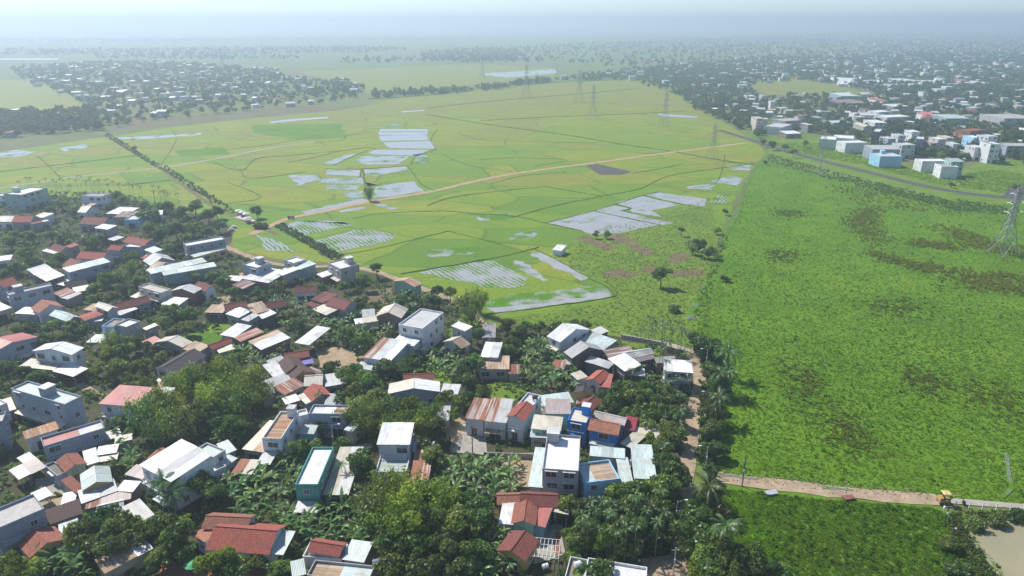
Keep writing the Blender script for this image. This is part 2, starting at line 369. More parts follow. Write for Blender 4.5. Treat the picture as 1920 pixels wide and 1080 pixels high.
sheet('rice_paddies', '-420,305 0,285 190,258 330,238 640,202 820,172 1000,156 1200,149 1290,185 1335,215 1420,268 1436,288 1412,312 1380,370 1350,440 1320,500 1300,560 1240,590 1150,590 930,600 860,560 740,514 640,494 520,486 436,466 440,428 398,402 332,398 230,370 60,370 -420,384', M_PADDY, Z1 + .008, .8)
sheet('rice_field', '-60,296 180,262 240,300 300,312 130,332 -60,352', M_PADDY, Z2, .6)
sheet('marsh_meadow', '1412,316 1436,292 1540,330 1640,350 1760,362 1870,378 2100,400 2400,700 2500,1000 1920,952 1760,940 1560,920 1330,893 1312,800 1318,700 1300,650 1310,560 1345,460 1390,380', M_MARSH, Z1 + .01, 1)
sheet('lower_meadow', '1330,912 1560,932 1760,950 1820,990 1880,1060 1960,1250 1320,1250 1310,1000', M_MARSH, Z1 + .01, 1)
sheet('rough_meadow', '930,604 1150,562 1120,520 1060,500 1080,440 1330,370 1350,440 1320,520 1300,600 1305,655 1180,634 1050,610', M_MEADOW, Z2, 1)
sheet('grass_verge', '1440,300 1540,326 1700,362 1860,388 2000,380 1920,352 1760,340 1640,308 1540,284 1440,268', M_MEADOW, Z2, 1)
sheet('town_grass', '1440,262 1560,262 1760,330 1860,300 2050,300 2050,372 1900,360 1760,346 1600,304 1500,286', M_MEADOW, Z1 + .015, 1)
sheet('far_field', '1400,155 1480,148 1560,158 1640,178 1560,182 1440,178', M_PADDY, Z1, 1)
sheet('far_field', '-40,150 60,150 140,180 185,205 120,222 -40,226', M_PADDY, Z1, 1)
sheet('far_field', '560,135 900,120 1040,128 1040,145 820,165 690,175 660,160', M_PADDY, Z1, 1)
sheet('stubble_field', '200,228 400,214 640,200 720,192 640,207 420,226 205,246', M_BROWNF, Z2, 1)
sheet('stubble_field', '410,208 560,200 640,196 560,208', M_BROWNF, Z3, 1)
sheet('ploughed_plot', '1098,311 1118,307 1184,322 1166,328 1125,328', M_PLOUGH, Z2, .3, label='dark ploughed plot among green rice')
for s in ['1080,447 1105,443 1158,464 1137,471', '1135,442 1165,439 1196,452 1150,458', '1170,460 1195,456 1228,475 1215,481', '1250,482 1275,472 1302,480 1265,496', '1128,513 1160,503 1206,515 1180,522 1130,519', '1196,504 1232,497 1226,516', '1256,507 1320,505 1318,518 1262,519']:
    sheet('bare_plot', s, M_BARE, Z3, .4, 3)
for s in ['470,235 640,232 650,258 560,262 480,250', '330,283 420,275 430,290 340,293']: sheet('weedy_field', s, M_MARSH, Z2, 2)
for s in ['712,242 803,242 801,246.6 711,246.8', '711,248 802,247.6 800,253 710,253.6', '710,255 800,252.6 805,263 714,264.6', '717,267 808,264.6 817,279 731,278', '690,288 702,281 806,281 783,292 708,290', '612,318 675,319 674,331 612,327', '682,318 763,312 764,318 700,331 684,328',
          '700,371 705,351 740,344 775,340 796,360 722,370', '505,228 540,224 615,219 616,222 560,226 510,231', '752,209 795,206 797,208 755,211', '220,258 245,257 250,260 225,261', '1025,418 1113,396 1235,422 1165,437 1110,440 1090,432',
          '1116,395 1150,384.6 1180,391 1160,395 1264,418 1240,422.4', '1155,381 1205,368 1274,384.6 1220,395 1245,408 1184,398 1182,389', '1208,366 1235,361 1323,373 1322,388 1281,382.6', '1232,213 1310,218 1305,222 1240,218', '912,577 1000,571 1110,557 1150,556 1030,573 935,589',
          '0,109 112,109 108,112.5 -60,112', '645,90 668,92 690,93 680,95']:
    sheet('flooded_paddy', s, M_WATER if s[:4] not in ('1025', '1116', '1155', '1208', '912,', '700,', '612,', '682,') else M_SPECK, Z3, .7, 3)
for s in ['660,303 684,292.6 765,293 750,307 690,309', '600,309 650,291 672,287 630,309', '540,328 590,328 600,338 560,348', '565,397 680,373 692,377 575,404', '700,383 720,382 746,392 730,394', '635,396 680,388 690,391 640,399', '993,476 1010,473 1060,495 1104,522 1090,527 1060,510', '965,488 982,491 1029,525 1018,528 970,505',
          '1333,341 1365,330 1395,333 1385,348', '1290,350 1340,345 1335,356 1290,354', '1360,312 1410,309 1405,320 1370,318', '910,137 1040,130 1045,137 950,146 910,141', '-30,294 30,281 70,285 30,295', '110,278 160,270 165,276 120,284', '250,257 380,249 376,253 260,262', '0,208 70,205 30,216']:
    sheet('flooded_paddy', s, M_SEED, Z3, 1.4, 3)
for s in ['915,566 960,553 1080,541 1130,533 1141,545 1149,554 1085,564 1000,575 930,586 912,580', '680,338 690,350 740,340 690,352', '1080,420 1120,428 1100,433', '890,405 960,400 960,412 900,414', '800,470 900,462 890,476 800,482', '960,440 1010,432 1000,446 960,452']:
    sheet('flooded_paddy', s, M_SEED2, Z3 - .015, 1.4, 3)
for s in ['605,334 680,333 683,346 600,344', '612,346 675,347 672,356 614,356', '520,425 560,415 650,417 662,422 570,441', '575,455 650,437 665,430 746,440 730,452 625,474', '785,512 870,494 925,490 985,520 985,535 960,541 905,540 870,528', '640,362 680,358 684,372 650,376', '480,440 520,452 560,474 500,470']:
    sheet('flooded_paddy', s, M_ROWA, Z3, 1.2, 3)
for s in ['1330,380 1345,365 1371,363 1360,382', '775,290 800,286 806,305 780,308', '720,233 752,232 750,238 722,239', '530,412 640,414 656,421 560,415']:
    sheet('flooded_paddy', s, M_ROWB, Z3, .3, 4)
BUNDS = '''800,215 880,228 960,240 1060,253 1160,270 1255,283|2.6|.8
1268,285 1330,297 1412,309|2|.7
900,227 1000,221 1100,217 1200,213 1290,208|1.6|.6
800,203 900,192 1000,183 1100,175 1200,166|2|.8
690,186 800,179 900,167 1000,157 1200,148|4|1.2
0,322 120,308 255,292|1.3|.5
230,348 320,338|1.3|.5
800,386 850,370 940,358 1025,350|1.1|.45
1025,350 1080,360 1130,368|1.1|.45
960,408 1040,386 1130,368 1200,354 1240,335 1280,325 1400,309|1.1|.45
1185,325 1230,318 1282,307|1|.4
640,477 700,468 780,448 840,434|.9|.4
840,434 880,443 940,458|.9|.4
750,514 830,501 940,481 1010,464|1.2|.5
660,410 720,400 830,396 900,402|.8|.35
400,305 452,320 480,298 540,292 640,283 690,277 706,281|1.1|.45
452,320 465,334 520,330 575,322|1|.4
428,342 490,370 430,381|1|.4
540,305 590,295 640,283|.9|.4
590,268 640,263 650,255 690,246|.9|.4
625,310 660,294 690,282|1.2|.45
674,333 680,317 684,345 690,368|1.6|.5
610,317 680,317 763,311|.9|.45
764,312 775,325 790,345 815,358|1.2|.45
817,280 780,294 770,310|1.1|.45
820,244 808,262 818,280|1.1|.45
860,250 900,262 1000,266 1120,268|.8|.35
900,300 960,296 1060,300 1000,312|.8|.35
830,290 880,310 960,322|.8|.35
920,345 980,330 1060,322|.8|.35
1113,396 1240,423|.8|.4
1150,384 1184,391 1168,396 1264,418|.8|.4
1206,367 1281,384|.8|.4
1025,418 1113,396 1205,367 1236,360|.8|.4
1090,433 1025,419 960,405 880,402|.8|.4
912,590 1030,575 1152,556 1140,540 1104,522|1.1|.4
1000,466 1030,480 1104,521|.8|.4
320,240 330,262 300,312|.8|.4
70,292 100,320 120,340|1.1|.4
560,262 480,275 400,282|.8|.35
1360,290 1345,340 1300,352|.8|.35'''
for ln in BUNDS.split('\n'):
    s, w, h = ln.split('|'); strip('field_bund', s, float(w) * .85, M_BUND, 0, None, .7, float(h) * .6, 5, .5)
# roads and paths
strip('dirt_road', '470,440 520,418 545,409 610,396 690,379 800,361 870,345 940,330 1040,315 1120,305 1220,291 1300,281 1400,268', 4.4, M_BARE2, Z4, 'straight reddish dirt road across the rice paddies', .4)
strip('dirt_lane', '1268,1200 1275,1080 1278,1000 1283,930 1290,870 1298,800 1308,740 1312,700 1304,675 1288,655', 3.6, M_DIRT, Z4, 'dirt lane along the village edge', .3)
strip('concrete_path', '1290,657 1250,645 1200,636 1165,630', 2.6, M_CONCY, Z4 + .02)
strip('rubble_track', '1322,892 1400,904 1500,914 1600,926 1700,933 1770,938', 3.9, M_DIRT, Z4, 'pinkish rubble track through the meadow', .6)
strip('narrow_path', '1770,939 1840,945 1920,951 2000,958', 1.8, M_CONCY, Z4 + .02)
strip('concrete_path', '-60,362 60,344 140,332 300,315 330,311 420,295 500,279 590,266', 3.2, M_CONCY, Z4, 'thin pale path across the left paddies', .2)
strip('canal_road', '195,252 240,280 300,315 340,345 390,380 440,405 520,440', 2.6, M_BROWNF, Z4, None, .3)
strip('asphalt_road', '1348,244 1400,260 1440,273 1530,299 1620,321 1720,346 1800,361 1880,370 1990,378', 7.0, M_ASPH, Z4, 'grey asphalt road running past the town', .1, None, 6, .03)
sheet('asphalt_yard', '1890,352 1990,335 1990,380 1880,370', M_ASPH, Z4 + .02, .2)
strip('dirt_path', '420,462 450,474 500,492 560,500 640,500 700,508 740,522 800,545 860,568 900,600 930,640', 3.0, M_SAND, Z4, None, .3)
strip('dirt_path', '340,612 380,622 420,632 470,640', 1.8, M_CONCY, Z4)
strip('dirt_path', '150,720 190,745 260,752 330,742', 2.6, M_SAND, Z4)
strip('dirt_path', '380,935 440,905 500,890 560,872 620,850 700,835', 2.4, M_CONCY, Z4)
for nm, s, mt in [('sandy_yard', '418,527 470,505 500,520 440,538', M_SAND), ('sandy_yard', '585,650 690,655 690,690 600,690', M_SAND), ('sandy_yard', '835,800 870,765 880,850 845,850', M_SAND), ('concrete_yard', '868,800 905,800 915,855 850,850', M_CONCY), ('sandy_yard', '930,850 1000,850 995,915 960,915', M_SAND), ('sandy_yard', '1215,780 1280,770 1275,815 1225,820', M_SAND),
                  ('concrete_yard', '1015,985 1055,985 1060,1040 1000,1060', M_CONCY), ('brick_yard', '1040,1000 1055,998 1052,1040 1040,1045', M_BRICKY), ('brick_yard', '300,1060 420,1045 520,1050 530,1090 300,1090', M_BRICKY), ('concrete_yard', '65,900 130,890 140,925 80,935', M_CONCY), ('concrete_yard', '70,945 130,930 145,950 95,965', M_SAND), ('sandy_yard', '690,545 735,540 740,560 690,570', M_BARE), ('sandy_yard', '395,560 430,555 430,580 400,580', M_SAND), ('small_rice_plot', '335,635 380,620 420,632 400,650 350,650', M_MARSH), ('grass_plot', '380,605 440,605 440,625 390,622', M_MEADOW),
                  ('grass_plot', '840,620 870,590 900,605 880,640 850,650', M_MEADOW), ('grass_plot', '890,730 970,700 990,740 930,770 890,765', M_MEADOW), ('grass_plot', '770,690 850,670 850,720 790,730', M_MEADOW), ('vegetable_plot', '1165,640 1240,650 1240,670 1170,655', M_MEADOW), ('sandy_yard', '1200,1050 1275,1040 1275,1090 1200,1090', M_DIRT)]:
    YZ = globals().get('YZ', 0) + 1; sheet(nm, s, mt, (Z4 - .04 if 'grass' in nm else Z4 + .04) + .004 * YZ, .5, 3)
tag(sheet('pond', '1806,984 1850,977 1920,980 2050,986 2050,1200 1930,1130 1870,1080 1830,1035', M_POND, Z4 + .05, .5, 4), kind='structure')
for s, w in [('1420,312 1400,350 1385,400 1370,430 1345,480', .5), ('1318,545 1300,580 1296,600', 1.8), ('1885,850 1890,890 1895,915 1880,935', .8), ('1540,914 1570,917 1600,921', 1.0), ('1330,888 1380,894 1420,900', 1.2)]:
    strip('ditch_water', s, w, M_DITCH, Z4 + .06, None, .6, None, 3, .5)
# ------------------------------------------------------------------ houses of the near village
# label | roof-type roof-colours wall height  corner corner corner (photo pixels of three roof corners, eaves) ; more blocks of the same house
HOUSES = '''slate-blue block house with stained slab roof|f conc bluegrey 7.5 -10,993 83,953 58,927
dark brown tiled shed against slate-blue house|m brown bluegrey 4 93,982 151,962 142,943
pale mint lean-to below dark brown roof|m mint tan 3.2 115,1002 145,992 142,970
brown tiled cottage with cream gable|gy brick yellow 3.6 58,1042 121,1010 100,985;m pale bluegrey 2.6 68,1054 122,1024 115,1014
long tin shed with rust-streaked roof|m tan:.5+mint:.3+white:.2 tan 3.2 198,1072 282,1028 265,1011
yellow-gabled house with mint roof|gy mint yellow 4 157,917 207,902 185,881;m brick beige 3.2 142,922 156,915 145,892
shed with large pale blue roof sheet|m pale bluegrey 3 155,942 218,920 212,903
white tin canopy beside pink yard|o white - 2.5 72,938 94,928 84,917
small white shed roof in cluttered yard|m white conc 2.6 117,945 137,941 133,927
patched white tin shack|m white:.6+pink:.4 conc 3 221,918 248,920 240,905
long rusty tin lean-to|o rust:.4+pink:.6 - 2.6 163,952 242,934 237,922
low house with rounded white roof|gx white conc 3.5 185,965 228,955 212,941
square pale roofed house behind bushy tree|m pale conc 3.5 257,979 285,965 262,942
blue-grey three-storey house with stair tower|f gconc bluegrey 8.5 20,728 121,758 152,742 tower=.55
low house with orange-brown roof sheets|m orange white 4.2 50,822 107,804 98,796
long grey house with half red roof|f red:.6+wconc:.4 bluegrey 6.5 81,837 196,802 178,790
brown tiled house with pale mint gable|gy brick mint 4 124,883 159,869 142,851;f dirty bluegrey 3.5 83,872 107,892 127,885
ribbed mint lean-to behind brown tiled house|m mint conc 3.2 163,871 183,865 177,845
white roof sheet on low shed|m white brick 3.6 183,852 216,847 207,838
cream topped store shed|m cream dark 3 182,866 217,860 215,853
grey tin shed behind long grey house|m pale conc 3 201,824 225,817 215,809
pale tin shed beside bamboo edge|m cream conc 3 218,829 245,823 236,818
pale blue roofed porch shed|o pale - 3 36,858 48,868 65,860
pinkish roofed carport beside yard|o pink - 3 38,873 55,890 83,877
white roofed carport end|o white - 3 21,881 38,897 55,890
dark blue tall house cut by frame|f conc bluegrey 8 -25,795 5,789 -10,775
white house at left frame edge|f wconc white 6 -25,770 13,755 -3,742;m cream conc 3 -10,778 27,767 14,752
blue-grey house with red gable roof|gy red bluegrey 6.5 -25,668 68,632 48,622
bright white house with low white gable|gy white white 7 64,657 134,664 156,653;m cream brick 3.4 38,687 100,693 122,682;o white - 3.4 102,695 138,705 157,692
pale house with bright red metal roof|m red white 6.5 188,756 250,761 265,731
white house with steep slate roof|gy slate pinkw 5.5 293,691 332,698 368,664
cream gabled shed beside slate roof|gy cream conc 4 294,641 342,650 361,642;m tan conc 3.6 342,653 368,662 390,651
small red roofed shed|m red conc 3.5 267,641 279,648 296,637
red tiled cottage with pale lean-to|gx redt pinkw 3.8 399,654 434,641 431,633;m cream conc 3 412,661 438,654 428,648
wide white roofed barn|m white conc 4 415,627 440,632 473,616
rust-red roofed barn between white barns|m rust brown 4 440,632 452,640 490,625
white and tan patched barn|m tan:.3+white:.7 brown 4 468,640 490,655 535,633
open white arched canopy|o white - 3.5 555,642 579,646 613,618
dark brown double gabled house|gx brown yellow 4 523,680 537,698 572,688;gx brown yellow 3.8 542,700 550,709 590,700
brick-red tiled strip house|gx brick brick 4 537,674 578,667 575,657
grey tin shed behind dark gables|m grey conc 3 507,683 533,674 532,668
square white roofed shed|m white tan 3.4 514,707 536,700 522,681
violet tarp shelter among sheds|o tarp - 3 570,683 586,680 583,672
rusty brown shed beside tarp|m brownm brown 3 595,705 607,698 593,686
long grey tin shed|m grey conc 3.2 510,725 550,710 541,701
rust-red tin roofed house|m rust conc 3.6 533,739 570,722 560,709
beige roofed house with brick side|gx cream brick 4 572,722 602,720 587,704
pale grey flat canopy house|m pale conc 3.5 612,724 650,718 635,703
red gabled house behind areca|gx redt conc 3.8 572,733 587,750 617,738;m cream conc 3 560,742 575,756 587,750
small white shed roof by areca|m white brick 3 537,757 560,750 555,742
pale green patched shack|m mint:.5+pale:.5 conc 2.8 500,740 517,735 514,728
rusty scrap shack near bamboo|m rust:.5+pale:.5 conc 2.6 494,749 512,742 508,737
half-open roof with grey battens|m grey:.4+pale:.6 dark 3.4 610,758 640,757 627,742
white tube house with orange rusted roof|f orange white 7 491,821 527,822 572,772 tower=.86;o rust:.4+pale:.6 - 3.2 484,868 505,869 528,853
beige sheet roofed house with balcony planter|m cream:.5+tan:.5 conc 3.6 457,841 493,847 510,795;o rust:.6+cream:.4 - 3 437,886 470,888 481,866
blue-grey house with white and tan roof|f white:.75+tan:.25 bluegrey 6.8 578,775 647,776 655,759;f wconc white 5.5 560,780 578,776 578,765;m mint sky 4 562,811 587,812 598,801;m mint conc 4 648,805 660,808 666,790
teal tube house with white roof|f wconc teal 7 553,908 596,908 622,838;o pale - 3 554,959 594,959 598,943
long low house with cream roof|m cream:.7+pale:.3 brown 3.6 608,926 651,926 663,845
white terraced house with blue window|m white white 7 709,832 766,832 773,799;f mint white 4 704,884 762,884 766,847
rust striped shed beside terraced house|m rust conc 3.5 770,903 800,903 807,848;m mint conc 3.3 775,846 808,847 803,832
long blue-walled hall with cream gable|gy cream:.55+white:.45 bluegrey 4.5 730,737 822,733 822,717;m white white 4 826,740 855,742 856,725
red-brown tiled house behind blue hall|gx brick brick 4 758,715 811,713 809,700
small tin hut by sandy yard|m pale conc 3 817,789 839,789 844,766
white workshop with rust-striped roof|m rust:.45+white:.55 white 5 682,669 730,677 777,647;m white white 5 738,640 775,648 792,641;o pale - 3 668,689 706,695 720,687
big white block with blue parapet|f wconc white 9 747,608 792,616 843,587
grey two-storey block with white top|m white grey 7 848,611 872,620 888,616
white cottage with cream roof|gy cream:.7+tan:.3 white 4 833,640 865,652 883,646
grey-green shed near tall bamboo|m grey grey 3.5 905,632 927,632 933,612
white roofed house above rusty porch|m white pinkw 5 903,668 932,670 937,648;m tan:.85+white:.15 conc 3.5 898,691 953,691 955,672;m rust conc 2.8 955,700 973,700 975,687
white gabled workshop at meadow edge|gx white white 5.5 1028,630 1050,640 1112,621
small pale roofed shed at meadow edge|m pale brown 4 1110,619 1124,627 1140,623
long pale mint roofed hall|m mint conc 4 1085,640 1130,656 1168,647
grey gabled barn with dark wall|gx grey dark 5 1060,660 1073,670 1128,655
dark red roof with white dots|m brownm brown 4 1133,657 1143,671 1180,656
pale grey gabled roof by allotment|gy pale brown 4.5 1168,661 1177,669 1229,666
pinkish grey low barn|gy pink dark 4 1180,672 1190,679 1228,672
bright white tilted roof barn|m white dark 4.5 1142,673 1172,695 1199,686
blue-grey tin roof behind red gable|m pale dark 4 1099,677 1140,690 1152,684
low grey shed beside white-roofed house|m grey brick 3.5 1232,680 1268,678 1262,671
blue-grey house with brilliant white roof|m white bluegrey 6 1248,695 1297,698 1297,681
low white canopy in areca garden|o white - 3 1172,702 1207,704 1206,694
bright red gabled cottage|gy redt white 3.6 1101,711 1124,718 1138,701;m red conc 3 1125,724 1142,726 1144,706
beige tin lean-to of red cottage|m cream conc 3 1083,711 1099,706 1102,694
small brick-red shed among bananas|m rust white 3 1037,690 1056,692 1070,681
yellow shrine house with dark roof|gy slate yellow 5 1080,735 1107,738 1111,730
dark red tiled cottage|gy dred yellow 4 1085,757 1110,766 1117,750
pale green flat roofed shed|m mint conc 3.4 1022,760 1073,753 1079,737
green-walled house with pinkish roof|m pink mint 5 1025,774 1068,775 1085,754
bright blue house with cream roof deck|f cream blue 6.5 1064,787 1100,793 1116,770 tower=.9
blue-walled house with orange-red tiles|gx orant blue 5.5 1105,804 1157,814 1166,795
long pinkish grey roof behind blue houses|gx pink conc 5 1113,784 1168,797 1176,784
crimson tin roofed shed|m crimson conc 4 1170,803 1188,806 1195,788
open pale tin shelter beside crimson roof|o cream - 3.4 1190,808 1230,820 1238,802
small tilted pale roof|o cream - 3.2 1166,831 1184,839 1197,816
mint fronted house with cream roof|m cream mint 5.5 998,802 1049,807 1053,787;m mint conc 4 996,818 1048,821 1049,808
white tube house with red gable front|gy redt white 6.5 952,780 981,787 998,762;f wconc white 6.6 971,757 997,763 1010,740
maroon striped roof townhouse|m rust:.75+cream:.25 white 5 874,783 906,787 918,755
pink striped roof townhouse|m rust:.6+pale:.4 white 5 908,788 947,792 960,755
tall brown-grey house with white roof|f white grey 8.5 1017,878 1085,883 1098,818 tower=.1;m mint conc 4 993,910 1015,912 1024,847
pale blue house with board-patched roof|f mint:.4+tan:.6 sky 6 1098,905 1162,897 1170,858;m mint conc 4.5 1108,853 1169,858 1170,845;m mint conc 3.5 1168,912 1186,912 1188,865
mint metal roofed shed by lane|m mint conc 5 1191,895 1228,897 1230,842;m mint conc 3 1230,930 1262,936 1258,912
long brown tiled house above courtyard|gx dred white 4 978,945 1043,948 1047,925;o cream - 3.5 1042,958 1063,963 1070,937
orange tiled wing among bananas|gx orant brick 3.6 935,943 977,942 978,924
mint-gabled tiled house by courtyard|gy brick mint 3.8 962,979 1001,982 1007,948;m red sky 3.2 1002,982 1020,986 1024,953;m white white 3 938,980 961,982 967,947
dark brown tiled house beside trellis|gy dred yellow 3.6 935,1030 983,1048 990,1008
white flat roofed house at bottom edge|f wconc white 5 1093,1100 1210,1120 1213,1063;f dirty white 4.6 1058,1085 1093,1092 1097,1048
house with tan and mint slab roof|f tan:.45+mint:.55 grey 5 575,1078 690,1090 697,1060;m mint conc 3.5 551,1080 570,1075 590,1047
red tiled house on concrete deck|gx redt white 4.2 580,1031 634,1040 643,1018;f dirty white 3.4 567,1043 640,1048 652,1020;m mint conc 3.6 645,1047 680,1052 692,1022
long orange-red tiled house|gx redt white 4 390,1027 503,1036 522,985;gx orant white 4.6 382,988 460,992 480,966;m orant white 3.8 368,1002 385,1013 400,992;o mint - 3.5 504,1036 529,1038 535,1000
large white house with pillared veranda|m white:.55+pale:.45 white 7.5 265,871 321,902 397,859;m pink conc 3.5 238,888 268,896 275,880;o mint - 3.3 290,935 313,948 327,934
mint flat roofed house with balcony|f mint white 6 365,843 400,857 423,843;f wconc white 4 400,884 424,873 401,858;m mint conc 3.5 420,875 441,860 415,853;m mint conc 4 423,850 440,843 413,835
rusty shed behind veranda house|m rust conc 3 280,858 300,862 320,847
long blue-grey house with white tower|f conc bluegrey 7.5 17,553 98,535 85,531 tower=.25
red tiled house behind white tower|gx redt bluegrey 6 8,538 33,531 28,521
mint lean-to at left frame edge|m mint tan 4 -15,588 19,577 5,568
orange-red gabled white cottage|gx orant white 4.5 60,577 74,586 118,575;m white conc 3 30,587 70,589 57,579
pale mint hipped roof hall|gx mint conc 4 95,590 128,602 155,597
red roofed lean-to beside mint hall|m redt conc 3.8 152,592 160,601 191,591;m mint conc 3.2 160,603 190,601 203,593
small two-storey cream gable house|gx cream grey 6 179,573 203,582 219,577;m tan conc 3.5 158,580 178,583 182,573
long dark red tiled row house|gx dred conc 4 220,581 281,565 273,557;o pale - 3.4 222,592 256,579 250,575
grey-beige block house with flat top|f conc beige 6.5 259,537 301,549 321,542;m cream conc 3 246,556 260,559 263,551;m white conc 3.5 304,570 333,573 325,560
white house with arched porch|gx dred white 4.5 365,535 385,545 399,538;gy pale brick 4.5 322,545 363,549 372,541
cream flat roofed barn|m cream dark 4.5 63,513 88,527 118,518
grey tin roof behind cream barn|m grey conc 4 52,505 62,512 92,503
long blue-grey house with pale green roof|m mint bluegrey 7 130,510 205,491 196,486;o white - 3 107,532 120,535 141,528
low dark roofed cottage|gx slate tan 3.5 125,538 162,531 157,525;m cream conc 3 140,548 167,543 164,537
rust patched shed beside grey roof|m rust conc 3.2 101,549 115,556 135,547;m grey conc 3 114,557 127,561 153,553
long red tiled house with pink wall|gx redt pinkw 4.5 144,483 190,486 197,476
orange-red tiled house in front of pink wall|gx orant pinkw 4 118,498 137,502 163,491
grey house with glaring white roof|m white grey 6.5 178,427 202,430 217,425;o pale - 3.5 203,448 214,451 229,446
red tiled house near dark wood|gx redt bluegrey 5 232,453 270,460 277,450
red tiled two-storey blue-grey house|gx redt bluegrey 5.5 203,467 224,469 228,462;f pale bluegrey 5 228,462 262,463 258,456
brown-red tiled house among trees|gx brick conc 4 149,419 192,421 188,411
white cottage with cream tin roof|gx cream white 4.5 146,397 160,398 177,390
tan tin roof behind white cottage|m tan conc 4 146,391 155,392 173,384
white block at paddy edge|f conc white 7 152,367 190,368 198,362
pale multi-storey house with roof terrace|f wconc mint 9 40,365 88,352 72,346 tower=.4
white house beside multi-storey house|f wconc white 6 -15,367 26,366 27,361
cream roofed house at left edge|gx cream white 4 -10,415 23,415 24,408
red tiled house adjoining cream roof|gx redt conc 4 23,416 57,415 58,408
small cream topped house|m cream white 4 63,406 81,408 85,401
striped red and white roofed house|m redt:.5+pale:.5 conc 4 60,420 90,414 104,410
white roofed house at wood edge|m white conc 4 200,400 235,402 240,392
brown tin roofed house at wood edge|m brownm conc 3.8 215,407 246,407 245,399
pale blue house at wood edge|f sky:1 sky 4.5 234,412 258,411 275,402
white sheds by areca palms|m white white 3.5 268,405 303,402 303,397
grey house with red roof patches|gx dred conc 4 92,466 113,472 126,463;m redt conc 4 122,462 130,465 139,458
cream sliver roofed house in trees|m cream conc 3.5 80,470 105,476 112,474
cream roofed house in left trees|m cream white 4 -10,490 18,487 20,481
long blue-grey warehouse by paddy|f white bluegrey 7 350,461 422,448 411,443;m mint yellow 3.5 365,482 424,466 422,463
long low turquoise-walled shed|m mint turq 5 284,513 386,491 374,487;m mint turq 4.5 308,516 404,499 395,495
pale grey gable pair|gx pale conc 4.5 270,488 283,497 325,487;gx tan conc 4 275,507 290,510 333,496
small red roof by turquoise shed|m redt conc 4.2 265,483 275,487 286,478
small mint-white house near wood|m mint white 5 272,468 287,474 296,467
unfinished brick and white house|f white bluegrey 7 453,495 482,502 521,496 tower=.5;m white brick 3.6 455,522 503,530 540,512;m white conc 4.5 521,512 530,516 553,505
low white shed by sandy lot|m white brick 3.2 422,525 448,527 458,521;m brownm brown 3 437,534 456,541 470,531
white and mint house at paddy edge|f white white 6 532,487 550,493 567,484;m mint turq 4.5 551,499 562,505 587,496
white cube house with roof tank|f white beige 7.5 614,492 638,504 677,497 tower=.5;m white brick 3 596,514 605,520 622,516
mint-walled barn with orange roof|gy orange mint 4.5 739,527 777,537 791,532
maroon tiled twin gable house|m dred conc 4.5 585,561 606,567 619,553;gx dred conc 4.5 612,571 645,580 656,564;m cream dark 3.5 588,580 612,590 632,581;m dred white 3.4 575,570 590,576 598,570
low maroon roof behind banana rows|gx dred white 4 553,549 591,547 591,538
cream gable house with brown front|gy cream brown 4.5 706,592 751,595 745,578;m pale conc 3.4 681,594 702,592 702,582;m white:.3+cream:.7 conc 3 668,607 710,601 706,595
maroon ridge house above white shed|gx dred conc 4.2 424,583 463,577 458,567;m white conc 4 425,588 448,595 475,587;m pale conc 3.4 448,597 466,602 480,592
tan rusted tin shed|m tan brown 3.5 385,585 417,586 414,575
rust-tan tin roofed house|m tan conc 4 477,588 503,582 492,569;m white dark 3.4 481,590 493,597 517,590
low maroon roof beside rust-tan house|gx dred conc 4 503,579 535,573 532,564
light blue balcony house|f brownm sky 6.3 190,611 213,612 240,598;f wconc grey 6.5 215,608 237,613 269,603;m cream conc 4 270,615 275,618 286,607
pale canopy by street lamp|o pale - 3 164,641 197,642 193,630
rust-red shed in bamboo|m rust brick 3 286,733 305,728 312,716
mint-white hut in bamboo|m mint mint 4 296,738 317,740 325,730
tiny farm pump house|m white white 2.6 1037,468 1052,470 1062,463'''
